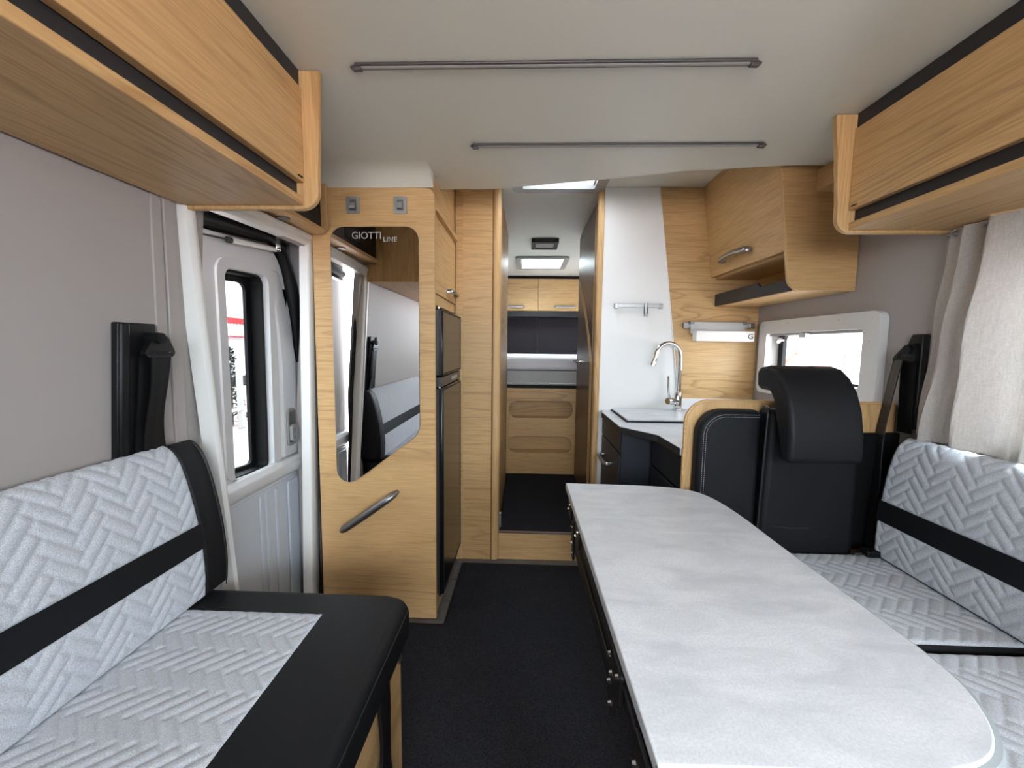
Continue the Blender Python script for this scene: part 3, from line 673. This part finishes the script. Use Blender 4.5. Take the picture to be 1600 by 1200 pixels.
# overhead kitchen cupboard
t = thing('kitchen_cupboard', 'oak kitchen wall cupboard with open shelf and dark lip below', 'cupboard', (1.1, 1.98, 1.40))
def xd(z): return .985+(z-1.55)*(-.13)
d = part('door', MB().plate([(xd(1.55), 1.555), (xd(ZC), ZC-.002), (xd(ZC)+.018, ZC-.002), (xd(1.55)+.018, 1.555)], [], 'y', 1.668, YK-.008), 'oak_y', t, .0015)
part('handle', MB().tube([(p.x+.0, p.y, p.z) for p in spline([(.978, 1.90, 1.612), (.950, 1.905, 1.614), (.944, 2.02, 1.622), (.948, 2.13, 1.614), (.978, 2.14, 1.612)], 20)], .014, 8, .7), 'satin_metal', d, smooth=True)
sp = rpoly([(1.0, 1.402, .055), (XR-.002, 1.402), (XR-.002, ZC-.002), (xd(ZC)-.004, ZC-.002), (xd(1.55)-.004, 1.55)], 8)
part('side_panel', MB().plate(sp, [], 'y', 1.648, 1.666), 'oak_x', t, .002)
part('shelf_top', B(1.01, XR-.002, 1.666, YK-.006, 1.545, 1.56), 'oak_y', t)
part('shelf', B(1.022, XR-.002, 1.666, YK-.006, 1.402, 1.418), 'oak_y', t, .001)
part('shelf_back', B(XR-.02, XR-.003, 1.666, YK-.006, 1.418, 1.545), 'oak_y', t)
lip = rpoly([(1.666, 1.404), (YK-.006, 1.404), (YK-.006, 1.466), (1.90, 1.466, .01), (1.87, 1.448, .01), (1.666, 1.448)])
part('lip', MB().plate(lip, [], 'x', 1.012, 1.022), 'charcoal_fascia', t, .001)

# kitchen window on the right wall
w = sroot('window_3', (XR, 1.86, 1.0), 'kitchen window with pale frame in the right wall')
fr_o = rrect(1.487, 2.235, .955, 1.318, .035); fr_i = list(reversed(rrect(KW[0], KW[1], KW[2], KW[3], .015)))
part('window_frame', MB().plate(fr_o, [fr_i], 'x', XR-.030, XR-.0005), 'window_frame_plastic', w, .008, 3)
part('outer_frame', MB().plate(rrect(KW[0]-.02, KW[1]+.02, KW[2]-.02, KW[3]+.02, .02), [list(reversed(rrect(KW[0]+.008, KW[1]-.035, KW[2]+.01, KW[3]-.012, .02)))], 'x', XR+.036, XR+.056), 'black_rubber', w, .002)
part('pane', B(XR+.048, XR+.052, KW[0]-.01, KW[1]+.01, KW[2]-.01, KW[3]+.01), 'kitchen_glass', w)
part('blind_bar', B(XR-.012, XR+.010, KW[0], KW[1], KW[3]-.012, KW[3]), 'dark_metal', w, .002)
part('blind_catch', B(XR-.034, XR-.008, 1.87, 1.91, KW[3]-.025, KW[3]-.004), 'satin_metal', w, .002)
part('latch', MB().tube([(XR+.02, 2.11, 1.225), (XR-.01, 2.11, 1.225), (XR-.012, 2.09, 1.215)], .010, 8), 'chrome', w, smooth=True)
for y, z in ((1.52, 1.29), (1.53, 1.21), (1.68, 1.295), (2.0, 1.30), (2.19, 1.30), (1.51, .985)): part('screw_cap', MB().tube([(XR-.030, y, z), (XR-.033, y, z)], .004, 8), 'window_frame_plastic', w, smooth=True)
# dinette window behind the curtain
w = sroot('window_4', (XR, .71, .95), 'dinette window hidden behind the curtain')
part('window_frame', MB().plate(rrect(DW[0]-.05, DW[1]+.05, DW[2]-.035, DW[3]+.05, .06), [list(reversed(rrect(DW[0], DW[1], DW[2], DW[3], .05)))], 'x', XR-.015, XR-.0005), 'window_frame_plastic', w, .005, 2)
part('pane', B(XR+.040, XR+.044, DW[0]-.01, DW[1]+.01, DW[2]-.01, DW[3]+.01), 'window_glass', w)

# ================================================================== FRONT-FACING SEAT BACK (right, before the kitchen)
pt = part('seat_partition', MB().plate(rpoly([(.553, .0), (XR-.002, 0), (XR-.002, .998), (.553, .998, .075)], 10), [], 'y', 1.424, 1.444), 'oak_z', None, .003, 2)
tag(pt, 'rounded oak partition board between the dark seat back and the kitchen', 'partition')
part('edge_band', MB().tube([(.5535, 1.434, .01), (.5535, 1.434, .92)]+[(.628-.0745*math.cos(a), 1.434, .923+.0745*math.sin(a)) for a in [math.radians(x) for x in range(5, 91, 10)]]+[(1.24, 1.434, .9975)], .0075, 6, 1.0), 'oak_x', pt, smooth=True)
t = thing('travel_seat_back', 'black upholstered seat back with grey double stitching beside the table', 'seat back', (.82, 1.39, .48))
part('side_pad', MB().plate(rpoly([(.572, .46), (.772, .46), (.772, .978), (.572, .978, .085)], 10), [], 'y', 1.362, 1.423), 'leatherette', t, .018, 4)
part('centre_pad', MB().plate(rpoly([(.770, .50, .02), (1.080, .50, .02), (1.075, .985, .06), (.785, .985, .02)], 8), [], 'y', 1.338, 1.423), 'leatherette', t, .022, 4)
part('piping', MB().tube(spline([(.790, 1.38, .990), (.782, 1.352, .982), (.779, 1.347, .93), (.774, 1.346, .75), (.768, 1.347, .50)], 24), .0045, 8), 'piping_black', t, smooth=True)
part('crease', MB().tube(spline([(.80, 1.3375, .605), (.86, 1.336, .597), (.93, 1.3375, .597)], 10), .003, 6), 'piping_black', t, smooth=True)
for k_, off in enumerate((.014, .022)):
    r = .085-off; pts = [(.572+off, 1.3605, z) for z in np.linspace(.47, .893, 60)]+[(.572+.085-r*math.cos(a), 1.3605, .893+r*math.sin(a)) for a in np.linspace(.02, H, 22)]+[(x, 1.3605, .978-off) for x in np.linspace(.66, .765, 15)]
    mb = MB()
    for i in range(0, len(pts)-1, 1):
        a, b = Vector(pts[i]), Vector(pts[i+1]); mb.tube([a, a.lerp(b, .62)], .0009, 4)
    so = part('stitching', mb, 'stitch_grey', t); so['kind'] = 'stuff'
# headrest: curved pad hooked over the seat back
prof = [(1.215, .845, .012), (1.255, .842, .012), (1.290, .93), (1.315, 1.015), (1.345, 1.05, .02), (1.405, 1.048, .012), (1.415, 1.075, .01), (1.40, 1.122, .02)]
arcp = [(1.40, 1.122), (1.36, 1.126), (1.32, 1.118), (1.285, 1.095), (1.252, 1.055), (1.228, 1.0), (1.214, .93), (1.212, .87)]
pr = rpoly(prof[:-1]+[(1.412, 1.118, .012)], 4)
back = [p for p in pr]
poly = [(1.214, .848), (1.25, .842), (1.275, .90), (1.30, .97), (1.318, 1.02), (1.34, 1.045), (1.395, 1.046), (1.413, 1.054), (1.416, 1.10), (1.408, 1.118)]+[tuple(p) for p in [(a, b) for a, b in arcp[1:]]]
hr = thing('headrest', 'large curved black headrest hooked over the dark seat back', 'headrest', (.9, 1.34, 1.0))
part('pad', MB().plate(poly, [], 'x', .772, .985), 'leatherette', hr, .014, 4)
part('support_post', MB().tube([(.84, 1.38, .95), (.84, 1.38, 1.06)], .007, 8), 'dark_metal', hr, smooth=True)
part('support_post', MB().tube([(.95, 1.38, .95), (.95, 1.38, 1.06)], .007, 8), 'dark_metal', hr, smooth=True)

# ================================================================== RIGHT BENCH
ZS = .52
o = part('bench_base', B(.70, XR-.002, .05, 1.335, 0, ZS-.115), 'oak_y', None, .002, base=True); tag(o, 'oak box under the right bench cushions behind the table', 'bench base')
for y0, y1, lab in ((.12, .893, 'grey quilted right bench cushion in front, next to the rounded table corner'), (.908, 1.333, 'grey quilted right bench cushion next to the black seat back')):
    t = thing('seat_cushion', lab, 'cushion', (.9, (y0+y1)/2, ZS-.115), 'right bench cushions')
    part('core', B(.62, XR-.03, y0, y1, ZS-.114, ZS-.003), 'leatherette', t, .02, 4)
    quilt('quilted_top', flat_surf(.635, y0+.008, ZS-.0035), y1-y0-.016, XR-.03-.64, t, w=.028, base=.002)
def backrest(name, label, path, y0, y1, yq1, stripe, flip, xback, ze, endw):
    t = thing(name, label, 'backrest', (path[0][0], (y0+y1)/2, path[0][1]))
    A = [tuple(p) for p in path]
    inner = [(a, b) for a, b in A]+[(xback, A[-1][1]-.012), (xback, A[0][1]+.005)]
    part('core', MB().plate(inner, [], 'y', y0, y1), 'leatherette', t, endw, 4)
    surf, L = path_surf(A, y0+.01, flip)
    dense = np.array(A); cz = dense[:, 1]; seg = np.concatenate([[0], np.cumsum(np.linalg.norm(np.diff(dense, axis=0), axis=1))])
    def s_at(z): return float(np.interp(z, cz[:int(len(cz)*.82)], seg[:int(len(cz)*.82)]))
    s0, s1 = s_at(stripe[0]), s_at(stripe[1])
    for a, b, nm in ((.004, s0, 'lower_quilt'), (s1, L-.012, 'upper_quilt')):
        f = lambda U, V, a=a: surf(U, V+a)
        quilt(nm, f, yq1-y0-.01, b-a, t, base=.002, ov=a)
    f = lambda U, V: surf(U, V+s0-.002)
    U, V = np.meshgrid(np.linspace(0, yq1-y0-.008, 40), np.linspace(0, s1-s0+.004, 8), indexing='ij'); P, N = f(U, V); X = P+N*.0045
    mb = MB().loft([[tuple(p) for p in row] for row in X]); part('stripe', mb, 'leatherette', t, smooth=True)
    return t
pr = [tuple(p)[:2] for p in spline([(1.128, .522, 0), (1.126, .60, 0), (1.133, .70, 0), (1.146, .80, 0), (1.163, .865, 0), (1.184, .897, 0), (1.205, .903, 0), (1.222, .895, 0)], 48)]
backrest('back_cushion', 'long grey quilted back cushion with black stripe below the curtain', pr, .08, 1.325, 1.318, (.644, .703), -1, XR-.003, 0, .006)

# right belt tower
t = thing('seat_belt', 'black seat belt with guide loop on the right wall beside the curtain', 'seat belt', (1.2, 1.36, .52), 'seat belts')
part('housing', MB().plate(rpoly([(1.332, .93), (1.392, .93), (1.392, 1.18, .02), (1.37, 1.23), (1.332, 1.23)]), [], 'x', XR-.026, XR-.001), 'black_plastic', t, .004, 2)
g = part('guide_loop', MB().plate(rpoly([(1.335, 1.205, .012), (1.372, 1.195, .012), (1.415, 1.15, .012), (1.405, 1.14, .01), (1.332, 1.142, .01)]), [], 'x', XR-.044, XR-.030), 'black_plastic', t, .003, 2)
part('slot', B(XR-.0455, XR-.043, 1.340, 1.398, 1.149, 1.157), 'ink_black', g, .001)
part('bolt', MB().tube([(XR-.027, 1.356, 1.182), (XR-.052, 1.356, 1.182)], .014, 12), 'black_rubber', g, smooth=True)
def ribbon(pts, wdir, w, th=.0018):
    rows = []
    for i, p in enumerate(pts):
        p = Vector(p); d = Vector(wdir[i] if isinstance(wdir, list) else wdir).normalized()*(w[i] if isinstance(w, list) else w)/2
        tn = (Vector(pts[min(i+1, len(pts)-1)])-Vector(pts[max(i-1, 0)])).normalized(); nn = tn.cross(d).normalized()*th
        row = []
        for s in (-1, -.6, -.2, .2, .6, 1): row.append(p+d*s+nn*(.4 if s in (-.6, .6) else 1))
        for s in (1, .6, .2, -.2, -.6, -1): row.append(p+d*s-nn*(.4 if s in (-.6, .6) else 1))
        rows.append([tuple(q) for q in row])
    return MB().loft(rows, True, True)
part('webbing', ribbon(spline([(XR-.048, 1.385, 1.148), (XR-.058, 1.400, 1.0), (1.172, 1.392, .88), (1.16, 1.375, .70), (1.145, 1.365, .53)], 16), (.30, 1, 0), .050), 'black_plastic', t, smooth=True)
part('webbing', ribbon([(XR-.036, 1.362, 1.150), (XR-.032, 1.360, 1.0), (XR-.032, 1.358, .915)], (0, 1, 0), .050), 'black_plastic', t, smooth=True)
part('side_guard', MB().plate(rpoly([(1.10, .50), (XR-.004, .50), (XR-.004, .905), (1.10, .90, .03)]), [], 'y', 1.400, 1.4225), 'black_plastic', t, .004)
t = thing('belt_buckle', 'black seat belt buckle with metal tongue lying beside the black seat back', 'buckle', (1.09, 1.31, ZS))
part('tongue', MB().plate(rrect(1.05, 1.085, 1.296, 1.318, .005), [list(reversed(rrect(1.056, 1.079, 1.301, 1.307, .002)))], 'z', ZS+.010, ZS+.0125), 'satin_metal', t)
part('buckle', B(1.085, 1.13, 1.29, 1.325, ZS+.005, ZS+.026), 'black_plastic', t, .004, 2)
part('strap', ribbon([(1.12, 1.31, ZS+.016), (1.125, 1.322, ZS+.018), (1.127, 1.334, ZS+.022)], (0, 0, 1), .026), 'black_plastic', t)

# ================================================================== CURTAIN
def curtain():
    nu, nv = 150, 50; rows = []
    for j in range(nv+1):
        v = j/nv; z = 1.521-v*(1.521-.919)
        row = []
        for i in range(nu+1):
            u = i/nu; y = (1.262+.062*v**.8)-u*(1.262+.062*v-.22)
            d = (1.262+.062*v**.8)-y
            g = .5+.5*v
            fold = .020*math.sin(d*26+.6+.4*v)+.011*math.sin(d*57+1.9-.8*v)+.006*math.sin(d*14+2.5*v)
            for c0, a0, w0 in ((.055+.02*v, -.022, .014), (.105+.05*v, .030, .012), (.135+.06*v, -.026, .016), (.255+.03*v, .030, .010), (.29+.03*v, -.022, .016), (.43, .024, .02), (.60, .024, .02)):
                fold += a0*math.exp(-((d-c0)/w0)**2)
            x = 1.196+fold*(.55+.5*v)+.004*math.sin(z*23+u*9)-.006*v
            row.append((min(x, XR-.020), y, z-.006*math.sin(d*30)*v-.01*v*u))
        rows.append(row)
    return MB().loft(rows)
t = thing('curtain', 'light grey linen curtain hanging over the right dinette window', 'curtain', (1.2, .75, .92))
c = part('fabric', curtain(), 'curtain_linen', t, smooth=True)
part('hem', MB().tube([(p[0]-.0005, p[1], p[2]) for p in curtain().v[-151:-1:3]], .0022, 5), 'curtain_linen', t, smooth=True)
part('rail', B(1.206, 1.216, .2, 1.255, 1.514, 1.5235), 'lamp_white', t, .002)
for y in (1.255, 1.235, 1.15, 1.04, .93): part('glider', MB().tube([(1.197, y, 1.513), (1.190, y+.008, 1.505), (1.197, y, 1.498)], .004, 6), 'satin_metal', t, smooth=True)

# ================================================================== LEFT BENCH
o = part('bench_base', B(-.93, -.318, -.2, 1.008, 0, .412), 'oak_y', None, .002, base=True); tag(o, 'oak box under the left bench cushion', 'bench base')
part('corner_fitting', B(-.3175, -.314, .985, 1.007, .36, .408), 'satin_metal', o, .001)
t = thing('seat_cushion', 'long left bench cushion with quilted grey top and black border', 'cushion', (-.6, .5, .413))
part('core', MB().plate([(-.930, -.05), (-.292, -.05), (-.292, 1.00), (-.31, 1.030), (-.36, 1.044), (-.930, 1.046)], [], 'z', .414, ZS), 'leatherette', t, .026, 5)
quilt('quilted_top', flat_surf(-.487, -.03, ZS-.001, -1), .975, .41, t, w=.025, base=.0018)
part('edge_piping', MB().tube([(-.294, -.04, .50), (-.294, .995, .50)], .003, 6), 'piping_black', t, smooth=True)
pl = [tuple(p)[:2] for p in spline([(-.822, .522, 0), (-.818, .60, 0), (-.826, .70, 0), (-.842, .79, 0), (-.862, .865, 0), (-.882, .902, 0), (-.903, .917, 0), (-.920, .908, 0)], 48)]
t = backrest('back_cushion', 'grey quilted left back cushion with black stripe and black end band', pl, -.05, 1.072, .992, (.657, .715), 1, -.931, 0, .016)
end = [(a+.006, b+.003) for a, b in pl]
part('end_band', MB().plate(end+[(-.925, .90), (-.925, .53)], [], 'y', .990, 1.071), 'leatherette', t, .016, 4)
part('seam', MB().tube([(a+.010, 1.054, b) for a, b in pl[:-3]], .0016, 5), 'piping_black', t, smooth=True)
# left seat belt
t = thing('seat_belt', 'black seat belt with guide loop on the left wall beside the entrance door', 'seat belt', (-.92, .94, .9), 'seat belts')
def wallplate(mb, y0, y1, z0, z1, t0, t1): return mb.loft([[(xl(z)+t0, y0, z), (xl(z)+t1, y0, z), (xl(z)+t1, y1, z), (xl(z)+t0, y1, z)] for z in (z0, z1)], True, True)
part('housing', wallplate(MB(), .884, .978, .90, 1.222, .001, .018), 'black_plastic', t, .003, 2)
part('housing_edge', wallplate(MB(), .884, .906, .90, 1.2215, .016, .026), 'black_plastic', t, .006, 2)
xg = xl(1.18)
g = part('guide_loop', MB().plate(rpoly([(.955, 1.205, .012), (.985, 1.190, .012), (1.005, 1.150, .012), (.992, 1.143, .008), (.925, 1.143, .012), (.92, 1.155, .01)]), [], 'x', xg+.030, xg+.044), 'black_plastic', t, .003, 2)
part('slot', B(xg+.043, xg+.0455, .936, .99, 1.149, 1.157), 'ink_black', g, .001)
part('bolt', MB().tube([(xg+.018, .958, 1.188), (xg+.052, .958, 1.188)], .013, 12), 'black_rubber', g, smooth=True)
part('tongue_glint', MB().tube([(xg+.046, .980, 1.153), (xg+.046, .986, 1.156)], .0018, 6), 'chrome', g)
part('webbing', ribbon(spline([(xg+.040, .966, 1.150), (xg+.032, .965, 1.08), (xg+.022, .958, 1.0), (xg+.012, .962, .94), (xg+.010, .966, .90)], 14), (0, 1, 0), [.052, .05, .048, .046, .044, .043, .044, .047, .05, .053, .056, .058, .06, .06]), 'black_plastic', t, smooth=True)
part('webbing', ribbon([(xg+.026, .955, 1.150), (xg+.012, .95, 1.0), (xg+.006, .945, .90)], (.1, 1, 0), .055), 'black_plastic', t, smooth=True)
# strap hanging at the bench front
o = part('belt_strap', ribbon(spline([(-.306, .845, .415), (-.300, .835, .30), (-.298, .815, .20), (-.298, .80, .10), (-.30, .795, .02)], 14), (.08, 1, 0), [.05, .05, .045, .04, .04, .05, .07, .10, .13, .15, .15, .13, .10, .06], .004), 'black_plastic', None)
tag(o, 'black strap hanging down the front of the left bench base', 'strap')

# ================================================================== TABLE
ZT = .73
tp = spline([(.137, 1.342, 0), (.30, 1.338, 0), (.44, 1.328, 0), (.525, 1.298, 0), (.566, 1.235, 0), (.585, 1.12, 0), (.590, .95, 0), (.597, .80, 0), (.603, .66, 0), (.604, .60, 0), (.598, .545, 0), (.578, .497, 0), (.552, .462, 0), (.518, .438, 0), (.47, .424, 0), (.40, .418, 0), (.149, .414, 0)], 80)
t = thing('dining_table', 'light grey concrete-look table with rounded corners in front of the right bench', 'table', (.36, .88, 0))
part('top', MB().plate([(p.x, p.y) for p in tp], [], 'z', ZT-.022, ZT), 'concrete_laminate', t, .0025, 2)
part('edge_band', MB().tube([(p.x, p.y, ZT-.0125) for p in tp], .0098, 6), 'table_grey', t, smooth=True)
rl = part('rail', B(.150, .172, .42, 1.335, .655, .7075), 'black_plastic', t, .002)
part('rail_groove', B(.147, .151, .42, 1.335, .686, .690), 'fridge_edge', rl)
part('rail', B(.47, .49, .50, 1.20, .665, .7075), 'black_plastic', t, .002)
for yc in (1.27, 1.08, .60, .455):
    bk = part('bracket', MB().plate(rrect(yc-.035, yc+.035, .645, .705, .01), [], 'x', .143, .150), 'black_plastic', t, .002)
    for dy, dz in ((-.02, .016), (.02, -.012)): part('screw', MB().tube([(.1435, yc+dy, .675+dz), (.1385, yc+dy, .675+dz)], [.005, .0035], 8), 'chrome', bk, smooth=True)
for yc, z0 in ((1.235, .545), (.655, .585)):
    lk = part('hinge_plate', MB().plate(rrect(yc-.024, yc+.024, z0-.02, .68, .018), [], 'x', .150, .156), 'black_plastic', t, .002)
    for dz in (.0, .03, .08): part('screw', MB().tube([(.151, yc+(.006 if dz else -.006), z0+dz), (.1445, yc+(.006 if dz else -.006), z0+dz)], [.0055, .004], 8), 'chrome', lk, smooth=True)
part('link_bar', MB().loft([[(.155, y, z-.022), (.170, y, z-.022), (.170, y, z+.022), (.155, y, z+.022)] for y, z in ((1.235, .575), (.655, .605))], True, True), 'black_plastic', t, .003)
part('support_panel', B(.185, .20, .20, .56, .0125, .69), 'table_grey', t, .003)
part('support_leg', MB().tube([(.38, .62, .0125), (.38, .62, .02), (.38, .62, .025), (.38, .62, .66), (.38, .62, .708)], [.16, .155, .035, .035, .06], 20), 'satin_metal', t, smooth=True)

# unseen cab seats, added behind the viewpoint to shade the low parts
for cx, lab in ((-.46, 'unseen black cab seat on the left, added to block windscreen light'), (.80, 'unseen black cab seat on the right, added to block windscreen light')):
    t = thing('cab_seat_blocker', lab, 'seat', (cx, -.85, 0), 'cab seats')
    part('pedestal', B(cx-.22, cx+.22, -1.1, -.6, 0, .38), 'black_plastic', t, .02)
    part('cushion', B(cx-.25, cx+.25, -1.18, -.62, .38, .53), 'leatherette', t, .05, 4)
    part('backrest', MB().plate(rpoly([(cx-.25, .50, .05), (cx+.25, .50, .05), (cx+.22, 1.16, .10), (cx-.22, 1.16, .10)]), [], 'y', -.66, -.53), 'leatherette', t, .04, 4)
    part('headrest', MB().plate(rrect(cx-.13, cx+.13, 1.19, 1.38, .05), [], 'y', -.64, -.55), 'leatherette', t, .03, 4)

# ================================================================== OUTSIDE
GZ = -.78
g = part('ground', B(-60, 70, -40, 90, GZ-.1, GZ), 'gravel'); struct(g, 'pale gravel yard outside')
t = thing('shed', 'pale shed with red roof edge seen through the door window', 'building', (-13.5, 19, GZ))
part('wall', B(-16, -13, 8, 32, GZ, 1.45), 'shed_wall', t)
part('red_edge', B(-16, -12.8, 8, 32, 2.02, 2.26), 'red_sheet', t)
part('fascia', B(-16, -12.9, 8, 32, 1.46, 2.02), 'shed_wall', t)
cr = MB()
for i in range(60): y = 13+i*.2; cr.box(-12.9, -12.86, y, y+.1, 1.47, 2.0)
part('corrugation', cr, 'lamp_white', t)['kind'] = 'stuff'
part('red_line', B(-12.92, -12.85, 8, 32, 1.42, 1.47), 'red_sheet', t)
part('plinth', B(-13, -12.96, 8, 32, GZ, GZ+.45), 'charcoal_fascia', t)
t = thing('fence_post', 'concrete fence post in the yard outside the door window', 'post', (-6.5, 9.17, GZ))
part('post', B(-6.55, -6.45, 9.11, 9.23, GZ, .80), 'bed_rail', t, .02)
part('rail', B(-6.47, -6.43, 7.5, 12, -.35, -.28), 'bed_rail', t)
t = thing('shrub', 'leafy shrub beside the fence post outside the door window', 'shrub', (-6.9, 9.45, GZ))
mb = MB(); rnd = random.Random(3)
for i in range(700):
    a = rnd.random()*6.283; h = rnd.random(); r = (.30*(1-h)**.6+.03)*rnd.random()**.5
    c = Vector((-6.9+r*math.cos(a), 9.45+r*math.sin(a), GZ+.1+h*1.75)); d1 = Vector((rnd.uniform(-1, 1), rnd.uniform(-1, 1), rnd.uniform(-.6, .8))).normalized()*.055; d2 = d1.cross(Vector((rnd.random(), rnd.random(), 1))).normalized()*.022
    mb.add([c-d1, c+d2+d1*.1, c+d1, c-d2+d1*.1], [(0, 1, 2, 3)])
part('leaves', mb, 'leaf', t)['kind'] = 'stuff'
part('stem', MB().tube([(-6.9, 9.45, GZ), (-6.9, 9.45, .6)], .02, 6), 'bark', t)
t = thing('house', 'small gabled house seen through the kitchen window', 'building', (15, 22.5, GZ))
part('wall', MB().plate([(20.6, GZ), (23.6, GZ), (23.6, .15), (22.1, 1.0), (20.6, .15)], [], 'x', 14.2, 19), 'white_render', t)
for s in (-1, 1): part('roof', MB().plate([(22.1, 1.02), (22.1, 1.16), (22.1+s*1.8, .06), (22.1+s*1.75, -.05)], [], 'x', 14.0, 19.2), 'roof_tile', t)
t = thing('white_building', 'white building with two narrow windows seen through the kitchen window', 'building', (17, 17, GZ))
part('wall', B(14, 20, 10, 19.4, GZ, 4.0), 'white_render', t)
for y in (18.2, 18.75): part('window', B(13.97, 14.0, y, y+.22, .25, 1.25), 'dark_pane', t)
part('downpipe', MB().tube([(13.95, 19.25, GZ), (13.95, 19.25, 3.9)], .05, 6), 'lens_grey', t)
